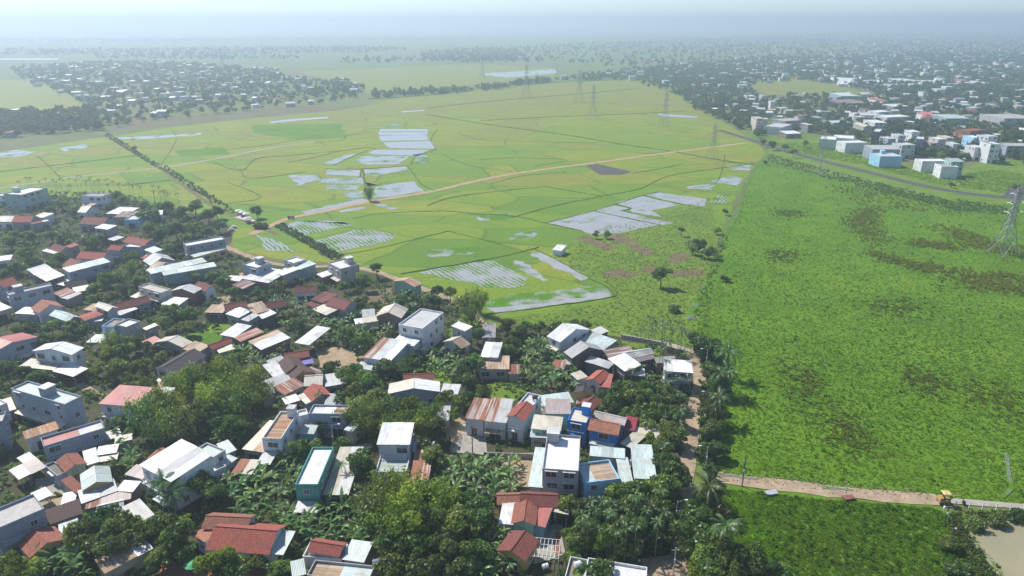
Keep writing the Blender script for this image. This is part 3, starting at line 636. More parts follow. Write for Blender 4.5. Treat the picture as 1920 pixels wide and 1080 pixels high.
TOWN = '''beige slab tower house at town edge|f conc beige 12 1419,222 1432,222 1434,218;f wconc white 7 1432,236 1466,239 1468,231
grey unfinished concrete house|f conc grey 9 1472,227 1505,225 1508,219
teal balconied house in town|f mint turq 7 1563,230 1596,229 1597,224
mint and white flat house|f wconc mint 8 1537,260 1567,262 1572,256
white flat house behind mint house|f wconc white 8 1565,258 1602,260 1603,254
white windowed house by asphalt road|f wconc white 8 1586,268 1626,267 1624,262
sky blue house with roof room|f sky:1 sky 8 1651,293 1693,293 1694,286 tower=.5
grey-blue house behind sky blue house|m pale bluegrey 8 1637,280 1688,280 1688,274
white boxy house on grass plot|f wconc white 7.5 1730,302 1777,302 1778,297
white house with grey side and mint top|f conc white 8 1766,312 1798,313 1828,308;m mint mint 10 1784,303 1808,303 1815,299
dark narrow townhouse in town|f wconc dark 11 1636,246 1650,247 1651,241
white balconied townhouse behind dark one|f wconc white 9 1641,230 1664,230 1666,224
cream narrow house in town|gy cream beige 8 1620,238 1636,238 1637,232
grey townhouse with white cornice|f wconc bluegrey 10 1666,260 1680,260 1680,255
slim white townhouse in row|f wconc white 10 1685,254 1698,254 1699,250
white house with striped awning|f white white 10 1692,272 1717,271 1716,266
tall thin white townhouse|f wconc white 12 1711,247 1725,247 1725,243
dark blue-grey townhouse in row|f wconc bluegrey 12 1718,260 1733,261 1733,256
cream house with red wing|f redt:.5+cream:.5 beige 9 1745,268 1759,268 1759,263
pale pink townhouse in row|f wconc pinkw 11 1760,261 1775,261 1775,256
cream square house in row|f cream beige 9 1776,258 1789,258 1789,253
white and mint annex|f mint white 8 1788,270 1801,270 1800,265
turquoise fronted tall townhouse|f wconc sky 12 1826,258 1842,258 1842,253
white townhouse with dark balconies|f wconc white 10 1829,276 1846,276 1846,271
white arched four-storey house with red panel|f redt:.35+wconc:.65 white 14 1858,270 1877,270 1878,265
tall white house behind arched house|f wconc white 14 1854,256 1871,255 1871,250
wide grey-blue hall at right edge|f conc bluegrey 9 1889,273 1945,274 1945,268
brick shell house under construction|f brick brick 10 1820,246 1850,243 1850,237;f brick brick 7 1806,252 1822,252 1824,246
wide teal walled town hall|m mint turq 7 1774,222 1819,222 1820,216
wide white flat hall|f wconc white 7 1615,216 1663,216 1664,210
white block on wide hall|f wconc white 9 1648,210 1671,209 1671,205
long white house with dark band|f wconc white 8 1664,220 1709,218 1709,213
orange-red roofed town house|gy redt pinkw 6 1726,222 1742,223 1744,217
bright red roofed town villa|gy red white 6 1746,217 1767,217 1768,211
grey institutional block at right edge|f conc grey 10 1884,222 1950,222 1950,213
blue roofed town shed|m tarp bluegrey 5 1560,192 1585,189 1583,185
brown long town hall|m brownm brown 6 1582,194 1630,193 1629,187
turquoise striped shed far|m mint turq 8 1578,180 1610,180 1610,175
red roofed villa behind trees|gy redt white 6 1655,190 1670,190 1671,184
white low hall with mint edge|m white conc 5 1675,200 1705,199 1706,195
white low barn by asphalt road|m white brown 4 1475,251 1503,250 1504,246'''
winmesh = {}
def window_meshes():
    if winmesh: return winmesh
    fr = plain('window_frame', (.55, .56, .56), .5); dk = plain('door_wood', (.13, .075, .05), .6); sh = plain('shutter_blue', (.10, .22, .42), .5)
    def ring(w, h, t=.09, d=.07):
        m = MB(); m.box(-w / 2, w / 2, -d, .02, 0, t); m.box(-w / 2, w / 2, -d, .02, h - t, h); m.box(-w / 2, -w / 2 + t, -d, .02, t, h - t); m.box(w / 2 - t, w / 2, -d, .02, t, h - t); m.box(-t / 3, t / 3, -d * .8, .02, t, h - t); return m
    a = ring(1.25, 1.3); a.box(-.8, .8, -.32, .0, 1.36, 1.44); a.box(-.72, .72, -.14, 0, -.08, -.01)
    winmesh['window'] = a.mesh('window', fr); winmesh['pane'] = MB().box(-.55, .55, -.03, .02, .09, 1.21).mesh('pane', glass())
    b = ring(2.4, 1.6); b.box(-1.35, 1.35, -.45, .0, 1.66, 1.76)
    winmesh['wide'] = b.mesh('window', fr); winmesh['wpane'] = MB().box(-1.15, 1.15, -.03, .02, .09, 1.5).mesh('pane', glass())
    c = ring(1.5, 2.4, .1); winmesh['door'] = c.mesh('door', fr); winmesh['dleaf'] = MB().box(-.65, -.04, -.04, .02, .03, 2.3).box(.04, .65, -.04, .02, .03, 2.3).mesh('door_leaf', dk)
    winmesh['gate'] = ring(2.9, 2.6, .1).mesh('door', fr); winmesh['gleaf'] = MB().box(-1.35, -.05, -.04, .02, .03, 2.5).box(.05, 1.35, -.04, .02, .03, 2.5).mesh('door_leaf', glass())
    return winmesh
FOOT = []          # footprints (cx, cy, ux, uy, W, D)
LAND = []          # landmarks for labels: (x, y, phrase)
def frame_of(pts, h):
    P = [gp(a, b, h) for a, b in pts]; ex = P[1] - P[0]; ex.z = 0; Wd = ex.length; ex.normalize(); ey = Vector((-ex.y, ex.x, 0)); d = P[2] - P[1]; D = d.dot(ey)
    O = P[0].copy(); O.z = 0
    if D < 0: O = P[0] + ey * D; O.z = 0; D = -D
    return O, ex, max(Wd, 1.2), max(D, 1.2)
def parse_cols(s, n):
    out = []; parts = [p.split(':') for p in s.split('+')]; tot = sum(float(p[1]) if len(p) > 1 else 1 for p in parts); acc = 0; edges = []
    for p in parts:
        acc += (float(p[1]) if len(p) > 1 else 1) / tot; edges.append((acc, p[0]))
    for i in range(n):
        t = (i + .5) / n; out.append(next(c for a, c in edges if t <= a + 1e-6))
    return out
def build_block(root, R0, spec, main, far):
    tk = spec.split(); typ, colr, wall, h = tk[0], tk[1], tk[2], float(tk[3]); pts = [tuple(map(float, q.split(','))) for q in tk[4:7]]
    opts = dict(o.split('=') if '=' in o else (o, '1') for o in tk[7:])
    O, ex, Wd, D = frame_of(pts, h)
    ang = math.atan2(ex.y, ex.x)
    loc = R0.inverted() @ O; rz = ang - R0.to_euler().z
    kw = dict(parent=root, loc=loc, rz=rz)
    colr = colr.replace('sky', 'pale'); r = random.Random(int(Wd * 1000) + int(D * 777))
    FOOT.append((O.x, O.y, ex.x, ex.y, Wd, D))
    unit = 2.6 if not far else 99
    # --- walls
    rise = {'f': 0, 'm': min(.8, .09 * D + .1), 'o': min(.6, .08 * D), 'gx': min(2.2, .26 * D), 'gy': min(2.2, .2 * Wd)}[typ]
    if typ == 'gy' and Wd > 9: rise = min(rise, 1.3)
    m = MB()
    if typ == 'f':
        t, ph = .16, .5 if not far else .4
        o_ = [(0, 0), (Wd, 0), (Wd, D), (0, D)]; i_ = [(t, t), (Wd - t, t), (Wd - t, D - t), (t, D - t)]
        for k in range(4):
            a, b, c, d = o_[k], o_[(k + 1) % 4], i_[(k + 1) % 4], i_[k]
            m.poly([(*a, 0), (*b, 0), (*b, h), (*a, h)]); m.poly([(*a, h), (*b, h), (*c, h), (*d, h)]); m.poly([(*d, h), (*c, h), (*c, h - ph - .1), (*d, h - ph - .1)])
        m.build('wall', wall_mat(wall), **kw)
        n = max(1, int(round(Wd / unit))); cols = parse_cols(colr, n if '+' in colr and not far else (2 if '+' in colr else 1)); n = len(cols)
        for i, c in enumerate(cols):
            MB().box(t + (Wd - 2 * t) * i / n + .01, t + (Wd - 2 * t) * (i + 1) / n - .01, t, D - t, h - ph - .12, h - ph + r.uniform(-.02, .02)).build('roof_panel' if n > 1 else 'roof', roof_mat(c, 'y'), **kw)
    elif typ in 'mo':
        e = .3 if not far else .2
        if typ == 'm':
            m.hexa([(0, 0, 0), (Wd, 0, 0), (Wd, D, 0), (0, D, 0)], [(0, 0, h - .06), (Wd, 0, h - .06), (Wd, D, h + rise - .06), (0, D, h + rise - .06)]); m.build('wall', wall_mat(wall), **kw)
        else:
            for a, b in ((.15, .15), (Wd - .15, .15), (Wd - .15, D - .15), (.15, D - .15)):
                MB().box(a - .08, a + .08, b - .08, b + .08, 0, h + rise * b / D - .03).build('post', wall_mat('conc'), **kw)
        n = max(1, int(round(Wd / unit))); cols = parse_cols(colr, n)
        for i, c in enumerate(cols):
            x0 = -e + (Wd + 2 * e) * i / n; x1 = -e + (Wd + 2 * e) * (i + 1) / n + .06; dz = r.uniform(-.012, .012) + (.03 if i % 2 else 0)
            ya, yb = -e - r.uniform(0, .15), D + e; za, zb = h - rise * e / D + dz, h + rise * (1 + e / D) + dz
            MB().hexa([(x0, ya, za), (x1, ya, za), (x1, yb, zb), (x0, yb, zb)], [(x0, ya, za + .05), (x1, ya, za + .05), (x1, yb, zb + .05), (x0, yb, zb + .05)]).build('roof_panel' if n > 1 else 'roof', roof_mat(c, 'x'), **kw)
    else:
        e = .4
        T = (lambda x, y, z: (x, y, z)) if typ == 'gx' else (lambda x, y, z: (y, x, z))     # ridge along local x
        L, S = (Wd, D) if typ == 'gx' else (D, Wd)
        P = [T(0, 0, 0), T(L, 0, 0), T(L, S, 0), T(0, S, 0), T(0, 0, h), T(L, 0, h), T(L, S, h), T(0, S, h), T(0, S / 2, h + rise), T(L, S / 2, h + rise)]
        m.v = [(a, b, c - (.05 if i > 3 else 0)) for i, (a, b, c) in enumerate(P)]; m.f = [(0, 1, 5, 4), (2, 3, 7, 6), (1, 2, 6, 9, 5), (3, 0, 4, 8, 7)]
        m.build('wall', wall_mat(wall), **kw)
        tile = ROOFC[colr.split('+')[0].split(':')[0]][0] == 'T'
        n = 1 if tile else max(1, int(round(L / unit))); k = rise / (S / 2)
        for side in (0, 1):
            if '+' in colr and typ == 'gy': cols = [colr.split('+')[side].split(':')[0]] * n
            else: cols = parse_cols(colr, n)
            for i, c in enumerate(cols):
                a0 = -e + (L + 2 * e) * i / n; a1 = -e + (L + 2 * e) * (i + 1) / n + (.05 if n > 1 else 0); dz = r.uniform(-.01, .01) + (.03 if i % 2 else 0)
                y0, z0 = (-e, h - k * e) if side == 0 else (S + e, h - k * e); y1, z1 = S / 2, h + rise
                q = [T(a0, y0, z0 + dz), T(a1, y0, z0 + dz), T(a1, y1, z1 + dz), T(a0, y1, z1 + dz)]
                MB().hexa(q, [(x, y, z + .07) for x, y, z in q]).build('roof_slope' if tile else 'roof_panel', roof_mat(c, 'x' if typ == 'gx' else 'y'), **kw)
        if not far:
            q = [T(-e - .02, S / 2 - .14, h + rise + .05), T(L + e + .02, S / 2 - .14, h + rise + .05), T(L + e + .02, S / 2 + .14, h + rise + .05), T(-e - .02, S / 2 + .14, h + rise + .05)]
            MB().hexa(q, [(x, y, z + .09) for x, y, z in q]).build('ridge_cap', roof_mat(colr.split('+')[0].split(':')[0]) if tile else plain('ridge_metal', (.5, .5, .5)), **kw)
    if 'tower' in opts:
        f = float(opts['tower']); s = min(2.6, D * .7, Wd * .4); cx = max(s / 2 + .2, min(Wd - s / 2 - .2, Wd * f)); cy = D - s / 2 - .25 if D > 5 else D / 2
        t = MB().box(cx - s / 2, cx + s / 2, cy - s / 2, cy + s / 2, h - .6, h + 1.9).build('stair_tower', wall_mat(wall), **kw)
        MB().box(cx - s / 2 - .15, cx + s / 2 + .15, cy - s / 2 - .15, cy + s / 2 + .15, h + 1.9, h + 2.02).build('tower_roof', roof_mat('wconc'), t)
    # --- windows and doors on the faces one can see
    wm = window_meshes(); st = 1 if h < 5.2 else 2 if h < 8.2 else 3 if h < 11 else 4
    ey = Vector((-ex.y, ex.x, 0)); C = O + ex * Wd / 2 + ey * D / 2; tocam = Vector((-C.x, -C.y, 0)).normalized()
    if typ != 'o' and h >= 3.3:
        C = O + ex * Wd / 2 + Vector((-ex.y, ex.x, 0)) * D / 2; ey = Vector((-ex.y, ex.x, 0)); tocam = Vector((-C.x, -C.y, 0)).normalized()
        st = 1 if h < 5.2 else 2 if h < 8.2 else 3 if h < 11 else 4; fh = h / st
        for face, nrm, L, fx in (('front', -ey, Wd, lambda u: (u, 0, 0)), ('right', ex, D, lambda u: (Wd, u, math.pi / 2)), ('left', -ex, D, lambda u: (0, D - u, -math.pi / 2))):
            if nrm.dot(tocam) < .12 or L < 2.4: continue
            for s in range(st):
                n = max(1, min(4, int(L / 3.4)))
                for i in range(n):
                    u = L * (i + .5) / n + r.uniform(-.2, .2); x, y, rot = fx(u); big = False
                    if s == 0 and face == 'front' and i == n // 2 and main:
                        if L > 4.5: a, b, z = 'gate', 'gleaf', .02
                        else: a, b, z = 'door', 'dleaf', .02
                        nm = 'door', 'door_leaf'
                    else:
                        if r.random() < (.25 if face == 'front' else .5): continue
                        wide = face == 'front' and L / n > 3.2 and r.random() < .45
                        a, b = ('wide', 'wpane') if wide else ('window', 'pane'); z = s * fh + min(1.0, fh - 2.0 if fh > 2.4 else .7); nm = 'window', 'pane'
                        if z + 1.8 > h - .25: z = max(.4, h - 2.1)
                    w = link(nm[0], wm[a], root, loc + Matrix.Rotation(rz, 3, 'Z') @ Vector((x, y, z)), rz + rot)
                    if not far or h > 8 : link(nm[1], wm[b], w)
    if main and typ != 'o' and (h >= 4.8 and not far or h >= 9) and Wd > 3.2 and (-ey).dot(tocam) > .2:
        x0, x1 = Wd * .06, Wd * .94; k = r.random()
        if k < .5 and h >= 6:
            z = h / st + .1; b = MB().box(x0, x1, -1.15, 0, z - .14, z).build('balcony', wall_mat(wall), **kw)
            m = MB().box(x0, x1, -1.14, -1.08, z + .85, z + .93).box(x0, x0 + .06, -1.08, 0, z + .85, z + .93).box(x1 - .06, x1, -1.08, 0, z + .85, z + .93); nb = max(4, int((x1 - x0) / .45))
            for i in range(nb + 1): u = x0 + .02 + (x1 - x0 - .07) * i / nb; m.box(u, u + .035, -1.13, -1.09, z, z + .85)
            m.build('railing', plain('railing_steel', (.55, .55, .55), .4), b)
        elif k < .9:
            z = 2.75; q = [(x0, -1.5, z - .35), (x1, -1.5, z - .35), (x1, -.01, z), (x0, -.01, z)]
            MB().hexa(q, [(a, b_, c + .05) for a, b_, c in q]).build('awning', roof_mat(r.choice(['pale', 'rust', 'mint', 'cream', 'tan', 'grey']), 'x'), **kw)
            for u in (x0 + .1, x1 - .1): MB().box(u - .04, u + .04, -1.42, -1.34, 0, z - .36).build('awning_post', plain('railing_steel', (.55, .55, .55), .4), **kw)
    return O, ex, Wd, D
def build_house(ln, far=False, group=None):
    label, body = ln.split('|'); blocks = body.split(';'); tk = blocks[0].split(); h = float(tk[3]); pts = [tuple(map(float, q.split(','))) for q in tk[4:7]]
    O, ex, Wd, D = frame_of(pts, h); ey = Vector((-ex.y, ex.x, 0)); C = O + ex * Wd / 2 + ey * D / 2; ang = math.atan2(ex.y, ex.x)
    kind = 'canopy' if tk[0] == 'o' else 'shed' if any(w in label for w in ('shed', 'barn', 'hut', 'lean-to', 'carport', 'shack', 'workshop', 'hall', 'warehouse', 'shelter')) else 'house'
    nm = {'canopy': 'tin_canopy', 'shed': 'tin_shed', 'house': 'village_house' if not far else 'town_house'}[kind]
    root = empty(nm, C, ang); tag(root, label, kind, group)
    R0 = Matrix.Translation(C) @ Matrix.Rotation(ang, 4, 'Z')
    for i, b in enumerate(blocks): build_block(root, R0, b, i == 0, far)
    LAND.append((C.x, C.y, label)); return root
for ln in HOUSES.split('\n'): build_house(ln, False, 'houses of the near village')
for ln in TOWN.split('\n'): build_house(ln, True, 'town houses beyond the asphalt road')
# ------------------------------------------------------------------ vegetation
def leaf_quads(C, Nrm, size, aspect, g, droop=0.0):
    """one small quad per centre C (n,3), facing about Nrm"""
    n = len(C); Nn = Nrm / (np.linalg.norm(Nrm, axis=1, keepdims=True) + 1e-9)
    a = g.normal(size=(n, 3)); u = a - (a * Nn).sum(1, keepdims=True) * Nn; u /= np.linalg.norm(u, axis=1, keepdims=True) + 1e-9
    if droop: u[:, 2] -= droop; u /= np.linalg.norm(u, axis=1, keepdims=True)
    v = np.cross(Nn, u); v /= np.linalg.norm(v, axis=1, keepdims=True) + 1e-9
    s = (size * g.uniform(.6, 1.35, n))[:, None] if np.isscalar(size) else size[:, None]
    U = u * s * aspect; V = v * s
    P = np.stack([C - U * .5, C + V * .42 - U * .05, C + U * .5, C - V * .42 - U * .05], 1).reshape(-1, 3)
    return P, np.arange(n * 4).reshape(n, 4)
def broad_crown(seed, n, lobes, leaf, flat=.8):
    g = np.random.default_rng(seed); cs = []; k = 0
    while len(cs) < lobes:
        p = g.uniform(-1, 1, 3)
        if np.linalg.norm(p) < 1: cs.append(p * (.72, .72, .62))
    cs = np.array(cs); rs = g.uniform(.18, .42, lobes); lt = g.uniform(0, 1, lobes)
    w = rs ** 2; idx = g.choice(lobes, n, p=w / w.sum()); d = g.normal(size=(n, 3)); d[:, 2] = np.where(d[:, 2] < -.2, -d[:, 2] * .6, d[:, 2]); d /= np.linalg.norm(d, axis=1, keepdims=True)
    rr = rs[idx] * g.uniform(.62, 1.08, n); C = cs[idx] + d * rr[:, None]; C[:, 2] *= flat
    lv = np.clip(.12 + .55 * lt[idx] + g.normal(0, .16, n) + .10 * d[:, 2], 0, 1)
    P, Q = leaf_quads(C, d + g.normal(0, .55, (n, 3)), leaf, 1.25, g); return P, Q, lv
def trunk_mesh(seed, h, r, mat, limbs=4):
    q = random.Random(seed); m = MB(); m.tube([(0, 0, -.1), (q.uniform(-.1, .1), q.uniform(-.1, .1), h * .5), (q.uniform(-.2, .2), q.uniform(-.2, .2), h)], [r, r * .75, r * .5], 7)
    for i in range(limbs):
        a = 6.28 * i / limbs + q.uniform(-.4, .4); L = q.uniform(.35, .6); m.tube([(0, 0, h * .75), (math.cos(a) * L * .5, math.sin(a) * L * .5, h * 1.15), (math.cos(a) * L, math.sin(a) * L, h * 1.4)], [r * .5, r * .35, r * .15], 5)
    return m.mesh('trunk', mat)
def bamboo_crown(seed, n, culms=11):
    g = np.random.default_rng(seed); C = []; D = []; T = []
    for k in range(culms):
        a = g.uniform(0, 6.28); lean = g.uniform(.08, .62); H = g.uniform(.75, 1.05); b = g.uniform(0, .12) * np.array([math.cos(a), math.sin(a)]); t_ = g.uniform(0, 1)
        m = n // culms; t = g.uniform(.25, 1, m) ** .8
        x = b[0] + math.cos(a) * lean * t ** 2.2; y = b[1] + math.sin(a) * lean * t ** 2.2; z = H * (t - .16 * t ** 4 * (lean / .5) * 1.4)
        w = .035 + .085 * np.sin(np.clip(t, 0, 1) * 3.0) ; off = g.normal(size=(m, 3)) * w[:, None]
        C.append(np.stack([x, y, z], 1) + off); D.append(off / w[:, None] + np.array([math.cos(a) * .4, math.sin(a) * .4, .7])); T.append(np.full(m, t_))
    C = np.concatenate(C); D = np.concatenate(D); T = np.concatenate(T); n = len(C)
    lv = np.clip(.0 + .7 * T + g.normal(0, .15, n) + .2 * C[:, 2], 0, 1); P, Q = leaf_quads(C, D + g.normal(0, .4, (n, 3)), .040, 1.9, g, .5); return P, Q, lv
def bamboo_culms(seed, k=14):
    q = random.Random(seed); m = MB()
    for i in range(k):
        a = q.uniform(0, 6.28); l = q.uniform(.1, .45); H = q.uniform(.6, .9); b = q.uniform(0, .08); pts = []
        for t in (0, .4, .75, 1): pts.append((math.cos(a) * (b + l * t ** 2.2), math.sin(a) * (b + l * t ** 2.2), H * t))
        m.tube(pts, [.006, .006, .005, .002], 4)
    return m.mesh('culms', plain('bamboo_culm', (.22, .23, .08), .6))
def frond_np(L, W, arch, seg, up, jag, g, az, out):
    """one feather frond as pairs of leaflets; appended to out (P list)"""
    ca, sa = math.cos(az), math.sin(az); t = np.linspace(0, 1, seg + 1); r = L * t * (1 - .12 * t); z = up * t * L - arch * L * t ** 2
    x, y = ca * r, sa * r; side = np.array([-sa, ca, 0])
    for i in range(seg):
        a = np.array([x[i], y[i], z[i]]); b = np.array([x[i + 1], y[i + 1], z[i + 1]]); w = W * math.sin(math.pi * (.12 + .83 * (i + .5) / seg)) * g.uniform(.8, 1.15)
        for s in (-1, 1):
            tip = (a + b) / 2 + side * s * w + (b - a) * .9 + np.array([0, 0, -.35 * w - jag * g.uniform(0, .25)])
            out.append(np.array([a, b, tip, (a * .6 + tip * .4)]))
def palm_crown(seed, fronds, L, W, arch, seg):
    g = np.random.default_rng(seed); out = []
    for k in range(fronds): frond_np(L * g.uniform(.8, 1.1), W, arch * g.uniform(.7, 1.3), seg, g.uniform(.15, 1.0), W, g, 6.283 * k / fronds + g.uniform(-.25, .25), out)
    P = np.concatenate(out); n = len(out); return P, np.arange(n * 4).reshape(n, 4), np.clip(g.normal(.5, .2, n), 0, 1)
def banana_leaf(g, L, up):
    seg = 6; out = []; w0 = L * .12; t = np.linspace(0, 1, seg + 1); x = L * (t - .25 * t ** 3 * (1.2 - up)); z = L * (up * t - (.55 + .25 * (1 - up)) * t ** 2.4)
    for i in range(seg):
        wa = w0 * math.sin(math.pi * min(1, .06 + .9 * t[i] ** .8)); wb = w0 * math.sin(math.pi * min(1, .06 + .9 * t[i + 1] ** .8)) if i < seg - 1 else .02
        for s in (-1, 1):
            tear = g.uniform(0, .06); out.append(np.array([[x[i], 0, z[i]], [x[i + 1], 0, z[i + 1]], [x[i + 1] - tear, s * wb, z[i + 1] - .28 * wb - tear], [x[i] + tear * .3, s * wa, z[i] - .28 * wa]]))
    return out
g0 = np.random.default_rng(3)
TM = {}
def reg(kind, crowns, trunks): TM[kind] = (crowns, trunks)
def crown_set(kind, k, fn, mat): return [np_mesh('crown', *(lambda a: (a[0], a[1]))(fn(i)), mat, lv=fn(i)[2]) for i in range(k)]
def cset(k, fn, mat):
    o = []
    for i in range(k):
        P, Q, lv = fn(i); o.append(np_mesh('crown', P, Q, mat, lv))
    return o
tr = [trunk_mesh(i, .9, .085, BARK) for i in range(3)]
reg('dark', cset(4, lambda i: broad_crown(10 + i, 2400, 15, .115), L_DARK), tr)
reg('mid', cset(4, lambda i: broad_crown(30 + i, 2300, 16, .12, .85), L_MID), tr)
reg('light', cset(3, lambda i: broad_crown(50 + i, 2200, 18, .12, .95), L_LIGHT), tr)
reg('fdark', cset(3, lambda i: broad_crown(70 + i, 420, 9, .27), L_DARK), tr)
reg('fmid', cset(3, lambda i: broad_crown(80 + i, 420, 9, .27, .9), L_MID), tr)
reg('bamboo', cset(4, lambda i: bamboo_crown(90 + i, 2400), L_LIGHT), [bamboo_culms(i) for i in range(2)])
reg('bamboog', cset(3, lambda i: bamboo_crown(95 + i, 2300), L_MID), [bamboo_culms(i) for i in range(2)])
reg('areca', cset(3, lambda i: palm_crown(100 + i, 10, 1.9, .38, .75, 8), L_PALM), [MB().tube([(0, 0, -.1), (.03 * i, .02, .5), (.02, -.03 * i, 1.0)], [.085, .06, .05], 6).mesh('trunk', PALMBARK) for i in range(3)])
reg('coconut', cset(2, lambda i: palm_crown(110 + i, 16, 4.3, .75, .8, 14), L_PALM), [MB().tube([(0, 0, -.1), (.12, .02, .5), (.0, 0, 1.0)], [.2, .14, .11], 7).mesh('trunk', PALMBARK) for i in range(2)])
BL = [np_mesh('leaf', np.concatenate(o), np.arange(len(o) * 4).reshape(-1, 4), L_BAN, np.full(len(o), v)) for o, v in ((banana_leaf(g0, 2.5, u), w) for u, w in ((.95, .8), (.6, .45), (.8, .55), (.35, .3), (1.3, .95)))]
def banana_mesh(seed):
    g = np.random.default_rng(seed); out = []; lv = []
    for k in range(9):
        o = np.concatenate(banana_leaf(g, g.uniform(2.0, 2.9), g.uniform(.3, 1.25))); a = 6.283 * k / 9 + g.uniform(-.3, .3); c, s = math.cos(a), math.sin(a)
        out.append(np.stack([o[:, 0] * c - o[:, 1] * s, o[:, 0] * s + o[:, 1] * c, o[:, 2]], 1)); lv += [g.uniform(.1, 1)] * (len(o) // 4)
    P = np.concatenate(out); return np_mesh('crown', P, np.arange(len(P)).reshape(-1, 4), L_BAN, lv)
BC = [banana_mesh(200 + i) for i in range(4)]
BS = MB().tube([(0, 0, -.1), (.03, 0, 1.1), (0, .03, 2.2)], [.17, .14, .09], 7).mesh('stem', BANSTEM)
def inside_house(x, y, pad=0.0):
    for ox, oy, ux, uy, w, d in FOOT:
        dx, dy = x - ox, y - oy; u = dx * ux + dy * uy; v = -dx * uy + dy * ux
        if -pad < u < w + pad and -pad < v < d + pad: return True
    return False
ROADS = [(gpoly(s), w) for s, w in [('1275,1080 1278,1000 1283,930 1290,870 1298,800 1308,740 1312,700 1304,675 1288,655', 2.6), ('420,462 450,474 500,492 560,500 640,500 700,508 740,522 800,545 860,568 900,600', 2.2)]]
def near_road(x, y):
    p = Vector((x, y, 0))
    for P, w in ROADS:
        for a, b in zip(P, P[1:]):
            d = b - a; t = max(0, min(1, (p - a).dot(d) / d.length_squared))
            if (a + d * t - p).length < w: return True
    return False
def in_poly(x, y, P):
    c = False; j = len(P) - 1
    for i in range(len(P)):
        a, b = P[i], P[j]
        if (a.y > y) != (b.y > y) and x < (b.x - a.x) * (y - a.y) / (b.y - a.y) + a.x: c = not c
        j = i
    return c
PLANTS = []         # (kind, x, y, height, radius, seed)
def add(kind, x, y, h, r): PLANTS.append((kind, x, y, h, r))
def at(kind, px, py, h, r):
    """py is the middle of the crown in the photo"""
    p = gp(px, py, h * .62); add(kind, p.x, p.y, h, r)
